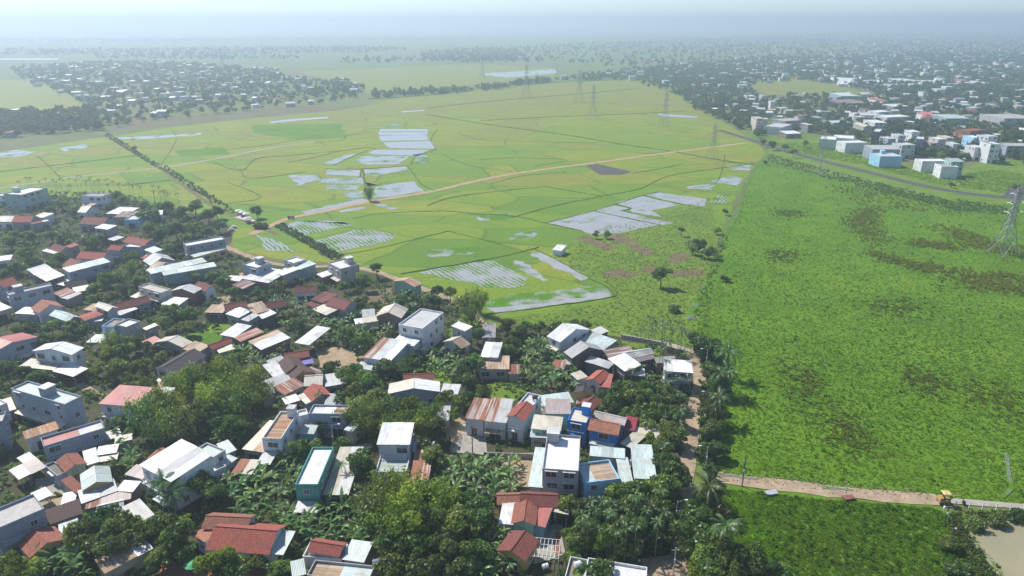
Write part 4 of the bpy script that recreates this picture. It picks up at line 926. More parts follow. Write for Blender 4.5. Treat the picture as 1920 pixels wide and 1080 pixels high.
for ln in '''bamboo 350,715 11 4.6|mid 385,700 9 4.5|bamboo 425,690 11 4.5|bamboo 460,715 10 4.5|bamboo 400,745 12 5|bamboo 310,755 11 4.6|bamboog 275,775 11 4.6|bamboog 440,755 11 4.5|bamboo 478,735 8 4|bamboog 330,795 10 4.4|dark 365,775 9 5|bamboog 300,800 9 4|dark 400,790 8 4.4|mid 430,800 8 4
bamboo 745,915 11 4.5|mid 785,925 9 4.2|bamboo 825,935 10 4.2|bamboo 755,965 13 5|bamboog 705,945 10 4.2|mid 800,975 9 4.6|mid 735,1000 9 4.6|dark 775,1035 9 5|dark 830,1025 9 5|dark 865,985 9 4.6|dark 735,1055 8 4.6|dark 860,1050 8 4.4|mid 890,1035 7 3.6|dark 900,960 8 4|light 805,1005 7 2.6|dark 800,1065 8 4.4|dark 880,940 7 3.6
bamboo 800,775 8 3.8|light 770,765 7 3.6|bamboo 740,795 8 3.8|bamboo 690,785 9 4|bamboog 665,775 9 4|light 850,775 5 2.4|bamboog 715,770 9 4|mid 820,800 7 3.4|light 790,800 7 3.6|mid 835,745 6 3|mid 860,752 6 3.2|mid 880,745 6 3.2
dark 678,868 8.5 4|mid 560,842 7 3.6|mid 590,838 5 2.5|mid 640,835 5 2.6|dark 605,800 5 2.6|mid 815,858 7 3.4|dark 800,840 6 3
dark 190,980 8 4.6|mid 225,985 8 4.4|dark 165,995 8 4.2|mid 205,1010 8 4.2|dark 245,1005 7 3.6|mid 330,1000 8 4.2|mid 305,985 8 4|light 345,985 6 2.6|light 405,1055 8 4|mid 425,1070 7 3.6|light 15,1065 7 4|light 60,1068 6 3.4|mid 300,1045 5 3|mid 345,1035 5 2.6|mid 480,1050 4 2.6|mid 520,1068 4.5 3|mid 380,900 7 3.6|mid 400,915 6 3
mid 230,655 7 4|mid 262,690 7 4|dark 215,690 7 4|light 195,665 7 3.4|mid 250,640 6 3|dark 280,655 7 3.8|mid 300,672 6 3.4|light 180,690 5 2.8|bamboog 205,640 8 2.8|dark 245,715 6 3.4|mid 275,720 6 3.4|dark 60,615 7 3.6|dark 95,612 7 3.8|dark 130,610 7 3.8|dark 160,618 7 3.8|dark 80,640 7 3.6|dark 120,632 7 3.6|mid 35,620 7 3.6|mid 15,650 7 3.4|dark 10,690 7 3.4|dark 40,700 6 3.2|dark 70,705 6 3
dark 290,400 9 5|mid 315,385 10 5.4|dark 340,395 10 5.4|dark 365,385 11 6|mid 390,400 10 5.4|dark 330,430 10 5.4|dark 300,440 9 5|mid 360,425 10 5.4|dark 385,430 9 5|dark 410,420 9 4.6|mid 280,425 8 4.6|dark 345,460 8 4.6|mid 400,450 8 4.4|dark 320,465 8 4.4|dark 265,405 8 4.2|mid 300,385 8 4.2|dark 405,395 9 5|dark 380,455 7 4
dark 216,365 8 4.4|dark 230,372 6 3.4|dark 268,385 7 3.6|mid 115,380 9 5|mid 140,395 8 4.4|mid 95,395 8 4.4|light 60,440 8 4.4|mid 20,450 9 5|mid 50,470 8 4.6|dark 95,440 8 4.4|dark 115,445 7 4|dark 175,455 8 4.6|mid 160,450 8 4.4|dark 190,445 7 4|mid 30,500 8 4.6|dark 60,490 8 4.6|mid 110,480 7 4|mid 90,495 7 4|mid 240,480 8 4|bamboog 245,500 9 3.6|bamboog 225,520 8 4|dark 200,520 8 4.4|mid 180,540 8 4.4|dark 230,540 7 4|mid 255,525 6 3.4|dark 210,555 7 4|mid 175,560 6 3.4|mid 30,440 8 4.6|mid 185,370 6 3|light 205,385 6 3.4
dark 330,590 8 4.4|mid 355,585 9 4.8|mid 345,610 8 4.4|dark 310,605 7 4|mid 320,580 7 4|dark 415,525 8 4.2|mid 395,515 6 3.4|mid 365,515 6 3.4|mid 435,545 6 3.2|dark 480,545 6 3.2|mid 505,550 6 3.4|mid 530,535 7 3.6|dark 490,560 5 2.8|dark 390,570 5 2.6|mid 455,560 6 3.2|dark 470,595 5 2.6
dark 680,525 9 4.4|dark 705,503 7 3|mid 645,535 6 3|mid 670,545 6 3|dark 545,590 6 3.2|mid 560,605 7 3.6|mid 540,575 6 3|dark 780,560 6 3.4|dark 810,563 6 3.2|dark 845,548 6 2.8|dark 820,545 6 3|mid 755,560 6 3.2|bamboog 885,572 13 5|bamboo 900,560 9 3.2|mid 770,590 4 2.8|mid 795,588 4 2.8|dark 735,585 5 2.6
dark 650,625 8 4.4|dark 680,635 8 4.4|dark 670,655 6 3.4|mid 600,645 4 2.2|dark 620,690 6 3.8|mid 640,700 6 3.6|dark 655,715 6 3.4|mid 680,710 7 3.6|dark 695,715 7 3.8|mid 720,690 8 4|mid 745,695 7 3.6|mid 660,735 6 3.6|dark 640,745 6 3.4|dark 705,745 6 3.4|mid 620,775 4 2.4|dark 760,685 6 3.4|dark 780,675 6 3.2|mid 665,690 5 3
dark 870,690 8 3.8|mid 885,680 7 3.4|dark 880,715 7 3.4|mid 905,735 5 3|dark 860,655 5 2.6|dark 895,625 6 3|mid 950,610 6 3.2|dark 975,620 6 3.2|mid 985,610 5 2.8|dark 945,650 6 3.4|dark 960,640 6 3.2|dark 1010,610 5 3|dark 1075,606 4.5 3.4|dark 1095,607 4 3|mid 1040,612 5 3|dark 920,645 5 2.8
dark 1155,740 8 4.4|dark 1175,735 8 4.4|mid 1190,750 8 4.2|mid 1215,770 7 4|dark 1205,730 7 3.8|mid 1230,755 7 3.8|mid 1250,770 6 3.4|dark 1145,765 7 3.8|dark 1245,735 6 3.4|mid 1265,745 6 3.2|mid 1180,775 6 3.4|dark 1215,795 6 3.4|mid 1255,805 6 3.4|light 1215,828 5 3|mid 1240,838 6 3.4|mid 1270,815 6 3.4|mid 1272,778 6 2.8
dark 1250,868 8 4|dark 1262,890 8 4.2|dark 1272,888 7 3.6|dark 1245,915 8 4|dark 1225,930 8 4.4|mid 1195,925 9 4.6|mid 1170,930 8 4.2|dark 1210,960 9 4.6|dark 1240,960 8 4.2|mid 1260,930 6 3.2|dark 1195,985 8 4.2|mid 1085,1000 6 3.4|mid 1105,990 6 3.2|light 1130,1010 6 3|light 1080,1020 4 2.4|dark 1140,960 7 3.6|dark 1090,955 6 3.2|dark 1065,950 6 3|mid 1230,1000 6 3.2|dark 1180,1015 6 3.2|mid 1150,1030 5 2.6|dark 1125,1070 7 3.8|mid 1100,1075 6 3|dark 1075,1050 4 2.2|light 1190,955 7 2.6
dark 1320,645 8 4.6|dark 1335,655 7 4|mid 1300,630 5 2.4|dark 1335,690 5 3|dark 1345,720 6 3.4|dark 1325,745 6 3.4|mid 1335,775 6 3.4|dark 1332,805 5 2.6|mid 1345,800 5 3|dark 1334,838 5 2.8|dark 1350,840 5 3|dark 1330,882 4 2.4|mid 1310,965 8 4.4|mid 1300,990 8 4.6|dark 1325,1000 8 4.4|mid 1320,1055 7 4|dark 1350,1035 8 4.8|dark 1385,1045 8 4.6|dark 1410,1060 7 4|mid 1370,1070 7 4|dark 1335,930 6 3.2|dark 1345,955 5 3|light 1310,1070 5 2.8|dark 1440,1070 6 3.4|mid 1295,1030 6 3|mid 1465,1075 5 3|dark 1415,1030 4 2.6
dark 1240,514 9 4.2|mid 482,393 9 4.6|dark 485,420 4.5 3.6|dark 497,420 4 2.8|bamboog 692,360 10 3.4|mid 1315,455 6 4|dark 1330,470 6 3.4|mid 1300,465 5 3|dark 1278,432 5 2|mid 1345,430 4 2.6|dark 1118,438 4 2|mid 1138,438 4 2.4|dark 1360,395 4 2.4|mid 1435,303 4 2.2|mid 1265,575 3 2.6|dark 1360,520 3 2.2|mid 250,278 7 3.4|dark 1800,1060 3.6 2.6|mid 1830,975 3 2.6|mid 1870,970 3 2.6|mid 1910,965 3 2.4|mid 1785,1015 3 2.4
dark 680,160 10 5|dark 640,160 10 5|dark 655,150 9 4|mid 1430,265 8 4|mid 1450,270 8 4|mid 1472,275 7 3.4|dark 1488,285 7 3|mid 1510,268 7 3.4|mid 1728,252 7 4|dark 1745,282 7 4|dark 1765,290 7 4.4|dark 1785,285 7 4.4|dark 1800,292 6 4|dark 1815,290 6 4|dark 1785,345 4 2.4|dark 1905,350 6 3'''.replace('\n', '|').split('|'):
    k, c, h, r = ln.split(); a, b = map(float, c.split(',')); h, r = float(h), float(r)
    if a < 700 and b < 640: h *= .84; r *= .86; k = 'mid' if k == 'dark' and int(a) % 3 else k
    elif k == 'dark' and int(a) % 10 == 5: k = 'mid'
    at(k, a, b, h, r)
for ln in '''coconut 1362,985 10 1|coconut 1367,660 8 1|coconut 1352,700 7 1|coconut 1366,695 7 1|coconut 1350,745 7 1|coconut 305,905 7 1|coconut 320,925 6 1|coconut 1330,910 6 1
areca 528,745 9 1|areca 595,740 8 1|areca 520,760 7 1|areca 640,870 6 1'''.replace('\n', '|').split('|'):
    k, c, h, r = ln.split(); a, b = map(float, c.split(',')); p = gp(a, b, float(h)); add(k, p.x, p.y, float(h), 1)
def bbox(P): return min(p.x for p in P), max(p.x for p in P), min(p.y for p in P), max(p.y for p in P)
def scatter(kinds, zone, n, hr, rr, gap, pad=.6, seed=0, house=True):
    q = random.Random(seed + len(zone)); P = gpoly(zone); x0, x1, y0, y1 = bbox(P); got = []; tries = 0
    while len(got) < n and tries < n * 60:
        tries += 1; x, y = q.uniform(x0, x1), q.uniform(y0, y1)
        if not in_poly(x, y, P) or (house and (inside_house(x, y, pad) or near_road(x, y))): continue
        if any((x - a) ** 2 + (y - b) ** 2 < gap * gap for a, b in got): continue
        got.append((x, y)); k = q.choice(kinds); h = q.uniform(*hr); add(k, x, y, h, q.uniform(*rr))
    return got
ALL = '-150,1120 -150,372 100,360 230,362 330,395 400,420 420,470 520,505 640,510 740,530 860,575 930,625 1040,620 1170,640 1285,665 1300,720 1295,800 1285,880 1265,1120'
for i, (k, z, n, h, gap) in enumerate([('areca', '1080,1010 1240,985 1262,1060 1100,1060', 22, (7, 10), 2), ('areca', '1180,665 1285,680 1290,770 1180,770', 16, (7, 9.5), 2.5), ('areca', '1210,640 1290,655 1285,675 1215,660', 14, (7, 9.5), 2),
        ('areca', '-20,362 130,356 250,362 345,388 330,398 200,378 60,372', 34, (7, 10), 3.5), ('areca', '1270,790 1300,790 1300,880 1270,880', 4, (6, 9), 3), ('areca', ALL, 22, (6, 9), 12)]):
    scatter([k], z, n, h, (1, 1), gap, .3, 40 + i)
BANZ = '''430,910 560,870 560,1010 520,980 440,985|34|2.1
535,975 700,960 690,1030 560,1022|26|2.1
800,885 970,870 970,945 820,945|30|2
975,650 1050,650 1090,730 985,750|34|2.1
855,1000 965,1020 965,1090 870,1090|18|2
555,610 730,620 730,660 640,665|24|2.2
470,660 525,650 530,735 480,735|18|2.2
195,830 252,820 255,890 200,890|12|2
55,1050 160,1035 160,1090 70,1090|12|2
510,570 690,570 670,620 530,620|26|2.4
700,555 850,560 840,590 720,590|16|2.2
760,660 880,650 880,715 770,720|20|2.2
640,920 700,915 700,960 640,960|10|2
1290,465 1350,460 1345,490 1300,490|8|2.2
420,650 480,640 490,670 430,680|10|2.2
340,830 440,800 470,840 400,840|10|2.4
640,770 740,760 720,800 640,800|8|2.4
20,690 120,690 100,720 30,720|8|2.4'''
for i, ln in enumerate(BANZ.split('\n')):
    z, n, gap = ln.split('|'); scatter(['banana'], z, int(n), (.8, 1.25), (1, 1), float(gap), .3, 60 + i)
GOT = [(p[1], p[2]) for p in PLANTS]
def fill(n, kinds, hr, rr, gap, seed):
    q = random.Random(seed); P = gpoly(ALL); x0, x1, y0, y1 = bbox(P); k = 0; t = 0
    while k < n and t < n * 80:
        t += 1; x, y = q.uniform(x0, x1), q.uniform(y0, y1)
        if not in_poly(x, y, P) or inside_house(x, y, 1.0) or near_road(x, y): continue
        if any((x - a) ** 2 + (y - b) ** 2 < gap * gap for a, b in GOT): continue
        GOT.append((x, y)); k += 1; add(q.choice(kinds), x, y, q.uniform(*hr), q.uniform(*rr))
fill(14, ['dark', 'mid', 'mid'], (3.5, 6), (2, 3.2), 4.5, 5)
KN = {'dark': ('broadleaf_tree', 'tree', 'dark bushy tree'), 'mid': ('broadleaf_tree', 'tree', 'green leafy tree'), 'light': ('broadleaf_tree', 'tree', 'yellow-green tree'), 'bamboo': ('bamboo_clump', 'bamboo', 'yellowish bamboo clump'), 'bamboog': ('bamboo_clump', 'bamboo', 'green bamboo clump'),
      'areca': ('areca_palm', 'palm', 'slender areca palm'), 'coconut': ('coconut_palm', 'palm', 'coconut palm'), 'banana': ('banana_plant', 'banana plant', 'banana plant'), 'fdark': ('broadleaf_tree', 'tree', 'dark hazy tree'), 'fmid': ('broadleaf_tree', 'tree', 'green hazy tree')}
PLANTED = []
def plant(kind, x, y, h, r, i, leaves=False):
    q = random.Random(i * 13 + 5); nm = KN[kind][0]; o = empty(nm, (x, y, 0), q.uniform(0, 6.28))
    if kind == 'banana':
        link('stem', BS, o); o.scale = (h, h, h)
        if leaves:
            for k in range(9):
                l = link('leaf', BL[q.randrange(4) if k else 4], o, (0, 0, 2.15), 6.283 * k / 9 + q.uniform(-.3, .3)); s = q.uniform(.85, 1.15); l.scale = (s, s, s)
        else: link('crown', BC[q.randrange(4)], o, (0, 0, 2.15))
    elif kind in ('areca', 'coconut'):
        cr, t_ = TM[kind]; t = link('trunk', q.choice(t_), o); t.scale = (1, 1, h); c = link('crown', q.choice(cr), o, (0, 0, h)); s = q.uniform(.85, 1.2); c.scale = (s, s, s)
    elif kind.startswith('bamboo'):
        cr, t_ = TM[kind]; c = link('crown', q.choice(cr), o); c.scale = (r * 2.1, r * 2.1, h * 1.08); t = link('culms', q.choice(t_), o); t.scale = (r * 2.1, r * 2.1, h)
    else:
        cr, t_ = TM[kind]; c = link('crown', q.choice(cr), o, (0, 0, h - r * .80)); c.scale = (r, r * q.uniform(.85, 1.15), r * q.uniform(.95, 1.2)); t = link('trunk', q.choice(t_), o); k = max(1.0, (h - r)) ; t.scale = (r * .75, r * .75, k * 1.05)
    PLANTED.append((o, kind, x, y, h)); return o
nb = sorted([p for p in PLANTS if p[0] == 'banana'], key=lambda p: p[2])
NEARBAN = {id(p) for p in nb[:60]}
cnt = {}
for i, p in enumerate(PLANTS):
    cnt[KN[p[0]][0]] = cnt.get(KN[p[0]][0], 0) + 1
    plant(*p, i, id(p) in NEARBAN)
NEAR_N = len(PLANTED)
print('plants', cnt)
# --- masses that nobody could count
def tile_mesh(templates, pos, scl, name, mat, lvj=.12, lean=None):
    """many small clumps in one mesh; templates = list of (P (n*4,3), Q, lv)"""
    Ps, Ls = [], []; g = np.random.default_rng(len(pos)); pos = np.asarray(pos, np.float32); scl = np.asarray(scl, np.float32); k = g.integers(0, len(templates), len(pos))
    for t, (P, Q, lv) in enumerate(templates):
        ii = np.nonzero(k == t)[0]
        if not len(ii): continue
        a = g.uniform(0, 6.283, len(ii)); c, s = np.cos(a), np.sin(a); X = P[:, 0][None] * c[:, None] - P[:, 1][None] * s[:, None]; Y = P[:, 0][None] * s[:, None] + P[:, 1][None] * c[:, None]
        S = scl[ii] if scl.ndim == 2 else np.stack([scl[ii]] * 2, 1)
        V = np.stack([X * S[:, :1] + pos[ii, :1], Y * S[:, :1] + pos[ii, 1:2], P[:, 2][None] * S[:, 1:2] + pos[ii, 2:3]], 2); Ps.append(V.reshape(-1, 3)); Ls.append((lv[None] + g.normal(0, lvj, (len(ii), 1))).ravel())
    P = np.concatenate(Ps); lv = np.clip(np.concatenate(Ls), 0, 1); o = link(name, np_mesh(name, P, np.arange(len(P)).reshape(-1, 4), mat, lv)); return o
def clump(seed, n, leaf, flat=.8): 
    P, Q, lv = broad_crown(seed, n, 5, leaf, flat); P = P.copy(); P[:, 2] += .35; return P, Q, lv
def tuft(seed, blades=7, hgt=.42, wid=.17):
    g = np.random.default_rng(seed); out = []
    for k in range(blades):
        a = g.uniform(0, 6.28); c, s = math.cos(a), math.sin(a); b = g.uniform(-.4, .4, 2); h = hgt * g.uniform(.6, 1.2); l = g.uniform(.5, 1.1)
        p = np.array([b[0], b[1], 0]); d = np.array([c, s, 0]); w = np.array([-s, c, 0]) * wid
        out += [p - w, p + w, p + w * .7 + d * l * .4 + (0, 0, h * .8), p - w * .7 + d * l * .4 + (0, 0, h * .8), p - w * .7 + d * l * .4 + (0, 0, h * .8), p + w * .7 + d * l * .4 + (0, 0, h * .8), p + w * .15 + d * l + (0, 0, h), p - w * .15 + d * l + (0, 0, h)]
    P = np.array(out, float); n = len(P) // 4; return P, np.arange(n * 4).reshape(n, 4), np.clip(g.normal(.5, .18, n), 0, 1)
def sample(zone, n, seed, fall=None, avoid=False):
    P = gpoly(zone); x0, x1, y0, y1 = bbox(P); g = np.random.default_rng(seed); px = np.array([[p.x, p.y] for p in P]); out = []; got = 0; t = 0
    while got < n and t < 40:
        t += 1; q = np.stack([g.uniform(x0, x1, n * 2), g.uniform(y0, y1, n * 2)], 1)
        if fall: q = q[g.uniform(0, 1, len(q)) < np.clip((fall / np.maximum(q[:, 1], 1)) ** 2, 0, 1)]
        c = np.zeros(len(q), bool); j = len(px) - 1
        for i in range(len(px)):
            a, b = px[i], px[j]; cond = (a[1] > q[:, 1]) != (b[1] > q[:, 1]); xi = (b[0] - a[0]) * (q[:, 1] - a[1]) / (b[1] - a[1] + 1e-9) + a[0]; c ^= cond & (q[:, 0] < xi); j = i
        q = q[c]; out.append(q); got += len(q)
    q = np.concatenate(out)[:n]
    if avoid: 
        for ox, oy, ux, uy, w, d in FOOT:
            dx, dy = q[:, 0] - ox, q[:, 1] - oy; u = dx * ux + dy * uy; v = -dx * uy + dy * ux; q = q[~((u > -.2) & (u < w + .2) & (v > -.2) & (v < d + .2))]
    return q
def road_clear(q):
    k = np.ones(len(q), bool)
    for P, w in ROADS:
        for a, b in zip(P, P[1:]):
            A = np.array([a.x, a.y]); d = np.array([b.x - a.x, b.y - a.y]); t = np.clip(((q - A) @ d) / (d @ d), 0, 1); k &= np.linalg.norm(A + t[:, None] * d - q, axis=1) > w * .75
    return q[k]
YARDS = ['418,527 470,505 500,520 440,538', '585,650 690,655 690,690 600,690', '835,800 870,765 880,850 845,850', '868,800 905,800 915,855 850,850', '930,850 1000,850 995,915 960,915', '1015,985 1055,985 1060,1040 1000,1060', '300,1060 420,1045 520,1050 530,1090 300,1090', '65,900 130,890 140,925 80,935', '70,945 130,930 145,950 95,965', '690,545 735,540 740,560 690,570', '1200,1050 1275,1040 1275,1090 1200,1090', '335,635 380,620 420,632 400,650 350,650']
def drop_yards(q):
    for z in YARDS:
        P = gpoly(z); k = np.array([not in_poly(a, b, P) for a, b in q]) if len(q) else np.ones(0, bool); q = q[k]
    return q
def mass(name, zone, n, seed, tmpl, mat, s0, s1, label, cat, fall=None, avoid=False, jit=0):
    q = sample(zone, n, seed, fall, avoid) if isinstance(zone, str) else np.concatenate([sample(z, int(n * f), seed + i, fall, avoid) for i, (z, f) in enumerate(zone)])
    if avoid: q = drop_yards(road_clear(q))
    if jit: q = q + np.random.default_rng(seed).normal(0, jit, q.shape)
    g = np.random.default_rng(seed); s = g.uniform(s0, s1, len(q)); pos = np.concatenate([q, np.full((len(q), 1), .04)], 1)
    o = tile_mesh(tmpl, pos, np.stack([s, s * g.uniform(.7, 1.2, len(q))], 1), name, mat); tag(o, label, cat, None, 'stuff'); return o
CL = [clump(300 + i, 34, .42) for i in range(5)]
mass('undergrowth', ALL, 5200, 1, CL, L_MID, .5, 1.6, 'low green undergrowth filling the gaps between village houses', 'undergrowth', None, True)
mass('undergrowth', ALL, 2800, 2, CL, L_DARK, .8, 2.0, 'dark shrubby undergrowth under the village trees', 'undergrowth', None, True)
mass('undergrowth', '1318,640 1350,640 1370,720 1350,800 1345,880 1330,890 1312,880 1312,760', 260, 3, CL, L_DARK, .9, 1.9, 'dark shrub belt along the lane', 'undergrowth')
L_MG = leaf_mat('leaf_marsh', (.085, .125, .02), (.115, .235, .012), (.235, .315, .025), .45, 0.0, .75)
L_RE = leaf_mat('leaf_reed', (.105, .155, .025), (.165, .215, .035), (.22, .25, .06), .5, 0.0)
L_YG = leaf_mat('leaf_meadow', (.11, .19, .02), (.18, .29, .025), (.29, .36, .05), .45, 0.0, .6)
TF = [tuft(400 + i) for i in range(6)]
MZ = '1412,318 1436,294 1540,332 1640,352 1760,366 1870,382 2000,395 2150,700 2150,965 1920,946 1760,932 1560,912 1335,886 1316,800 1322,700 1303,650 1312,560 1347,460 1392,380'
MZ2 = '1335,916 1560,938 1755,954 1810,990 1870,1060 1900,1110 1330,1110 1315,1000'
mass('marsh_grass', [(MZ, .8), (MZ2, .2)], 60000, 4, TF, L_MG, .22, .55, 'bright green marsh grass of the large meadow', 'grass', 170)
CLS = [clump(330 + i, 14, .5, .6) for i in range(5)]
mass('meadow_weeds', [(MZ2, .45), (MZ, .55)], 2200, 14, CLS, L_MG, .3, .8, 'leafy weeds scattered through the green meadow', 'weeds', 170)
mass('meadow_grass', '935,606 1150,566 1130,524 1065,500 1085,442 1330,372 1350,440 1320,520 1300,600 1303,652 1180,632 1050,608', 5000, 5, TF, L_YG, .3, .6, 'yellow-green rough grass between paddies and village', 'grass', 260)
RZ = ['1590,400 1640,385 1650,440 1665,450 1630,463 1612,440 1595,420', '1700,452 1760,455 1792,462 1770,468 1710,460', '1740,420 1790,430 1850,450 1930,470 1930,487 1850,470 1780,445', '1625,470 1700,490 1782,505 1770,514 1700,501 1630,479', '1780,520 1840,510 1930,520 1930,552 1830,546', '1550,350 1650,350 1780,378 1800,402 1700,396 1600,377']
mass('reed_belt', [(z, f) for z, f in zip(RZ, (.2, .12, .2, .14, .22, .18))], 2600, 6, CL, L_RE, .5, 1.15, 'brownish reed belts curving across the meadow', 'reeds', None, False, 3.0)
BZ = ['1475,690 1515,685 1540,760 1500,745', '1550,780 1590,775 1620,850 1570,840', '1800,722 1900,730 1915,785 1820,760', '1705,700 1745,700 1760,728 1715,725', '1640,565 1720,570 1710,590 1650,585', '1450,470 1480,470 1480,490 1450,490', '1460,395 1500,395 1500,405 1460,405']
mass('brown_weeds', [(z, 1 / 7) for z in BZ], 1100, 7, TF, L_RE, .5, 1.2, 'brown weed patches scattered in the meadow', 'weeds', None, False, 3.5)
mass('roadside_shrubs', [('1440,288 1540,316 1540,332 1440,304', .25), ('1540,316 1640,342 1640,356 1540,332', .2), ('1640,342 1790,378 1790,394 1640,358', .35), ('1790,374 1890,390 1890,404 1790,396', .2)], 1300, 8, CL, L_DARK, .45, 1.1, 'dark shrubs along the asphalt road embankment', 'shrubs')
mass('ditch_shrubs', [('515,425 530,420 645,480 630,492', .4), ('300,316 312,312 445,398 430,402', .3), ('195,254 205,250 300,310 290,314', .3)], 900, 9, CL, L_DARK, .6, 1.3, 'dark shrubs lining the field ditches', 'shrubs')
mass('ditch_shrubs', [('1290,600 1310,560 1350,440 1365,440 1330,560 1320,640', 1)], 170, 10, CL, L_MID, .4, .9, 'green scrub along the marsh ditch', 'shrubs')
mass('pond_scrub', [('1780,962 1930,958 1930,974 1806,980 1830,1030 1870,1085 1840,1090 1785,1010', 1)], 600, 11, CL, L_MID, .35, .7, 'dense green scrub round the muddy pond', 'shrubs')
mass('town_grass_tufts', [('1440,268 1560,270 1760,334 1860,318 1930,330 1930,350 1880,362 1760,346 1600,306 1500,288', 1)], 2500, 12, TF, L_YG, .8, 1.6, 'yellow-green weeds on the empty town plots', 'grass')
# ------------------------------------------------------------------ far villages, woods
FV = '20,128 150,120 270,116 400,122 520,132 545,150 650,152 690,170 660,190 480,208 300,228 205,240 150,225 185,212 130,182 40,152'
FB = '-120,222 0,212 100,214 180,206 192,246 100,252 -120,268'
RT = '1290,205 1420,185 1560,180 1720,182 2050,185 2050,300 1930,300 1840,262 1760,250 1640,250 1540,252 1470,245 1425,262 1370,235'
FWD = ('first second third fourth fifth sixth seventh eighth ninth tenth eleventh twelfth thirteenth fourteenth fifteenth sixteenth seventeenth eighteenth nineteenth twentieth '.split())
def nth(i):
    if i < 20: return FWD[i]
    return ['twenty', 'thirty', 'forty', 'fifty', 'sixty'][(i // 10) - 2] + '-' + (FWD[i % 10 - 1] if i % 10 else 'th') if i % 10 != 9 else ['thirtieth', 'fortieth', 'fiftieth', 'sixtieth'][(i // 10) - 2]
FARH = []
def far_houses(zone, n, gap, seed, tallp, place, group):
    q = random.Random(seed); P = gpoly(zone); x0, x1, y0, y1 = bbox(P); got = []; t = 0
    while len(got) < n and t < 9000:
        t += 1; x, y = q.uniform(x0, x1), q.uniform(y0, y1)
        if not in_poly(x, y, P) or inside_house(x, y, 7) or any((x - a) ** 2 + (y - b) ** 2 < gap ** 2 for a, b, *_ in got): continue
        tall = q.random() < tallp; w, d, h = (q.uniform(4.5, 7), q.uniform(8, 13), q.uniform(6, 9)) if tall else (q.uniform(5.5, 11), q.uniform(6, 12), q.uniform(3.6, 5.6))
        rc = q.choices(['white', 'pale', 'mint', 'cream', 'redt', 'grey', 'tan'], [5, 3, 1.5, 1.5, 1, 1, .6])[0]; got.append((x, y, w, d, h, tall, rc, q.uniform(-.5, .5)))
    got.sort(key=lambda v: v[1]); per = 14; rows = [sorted(got[i:i + per], key=lambda v: v[0] / v[1]) for i in range(0, len(got), per)]
    cn = dict(white='white', pale='pale grey', mint='mint', cream='cream', redt='red', grey='grey', tan='tan')
    for ri, row in enumerate(rows):
        for ci, (x, y, w, d, h, tall, rc, a) in enumerate(row):
            o = empty('distant_house', (x, y, 0), a); k = q.choice(['white', 'beige', 'bluegrey', 'grey', 'white', 'mint'])
            tag(o, f"{'tall ' if tall else 'low '}{cn[rc]}-roofed house in the {place}, {nth(ci)} from left in its {nth(ri)} row", 'house', group)
            gable = not tall and q.random() < .6; rise = 1.2 if gable else .25
            m = MB(); m.v = [(-w / 2, -d / 2, 0), (w / 2, -d / 2, 0), (w / 2, d / 2, 0), (-w / 2, d / 2, 0), (-w / 2, -d / 2, h), (w / 2, -d / 2, h), (w / 2, d / 2, h), (-w / 2, d / 2, h)]
            m.f = [(0, 1, 5, 4), (1, 2, 6, 5), (2, 3, 7, 6), (3, 0, 4, 7)]; m.build('wall', wall_mat(k), o); e = .4
            if gable:
                for s in (-1, 1):
                    qd = [(-w / 2 - e, s * (d / 2 + e), h - .1), (w / 2 + e, s * (d / 2 + e), h - .1), (w / 2 + e, 0, h + rise), (-w / 2 - e, 0, h + rise)]; MB().hexa(qd, [(x_, y_, z_ + .1) for x_, y_, z_ in qd]).build('roof_slope', roof_mat(rc), o)
            else: MB().box(-w / 2 - .2, w / 2 + .2, -d / 2 - .2, d / 2 + .2, h, h + .3).build('roof', roof_mat(rc), o)
            if tall and y < 700:
                wm = window_meshes()
                for s in range(2):
                    for u in (-.22, .22): link('window', wm['window'], o, (u * w, -d / 2, 1 + s * h * .48))
            FARH.append((x, y)); FOOT.append((x - w / 2 * math.cos(a) + d / 2 * math.sin(a), y - w / 2 * math.sin(a) - d / 2 * math.cos(a), math.cos(a), math.sin(a), w, d))
far_houses(FV, 170, 12, 11, .12, 'far left village', 'houses of the far left village')
far_houses(RT, 125, 11, 12, .15, 'hazy right-hand town', 'houses deeper in the hazy town')
far_houses(FB, 4, 25, 13, .0, 'left tree belt', 'houses in the left tree belt')
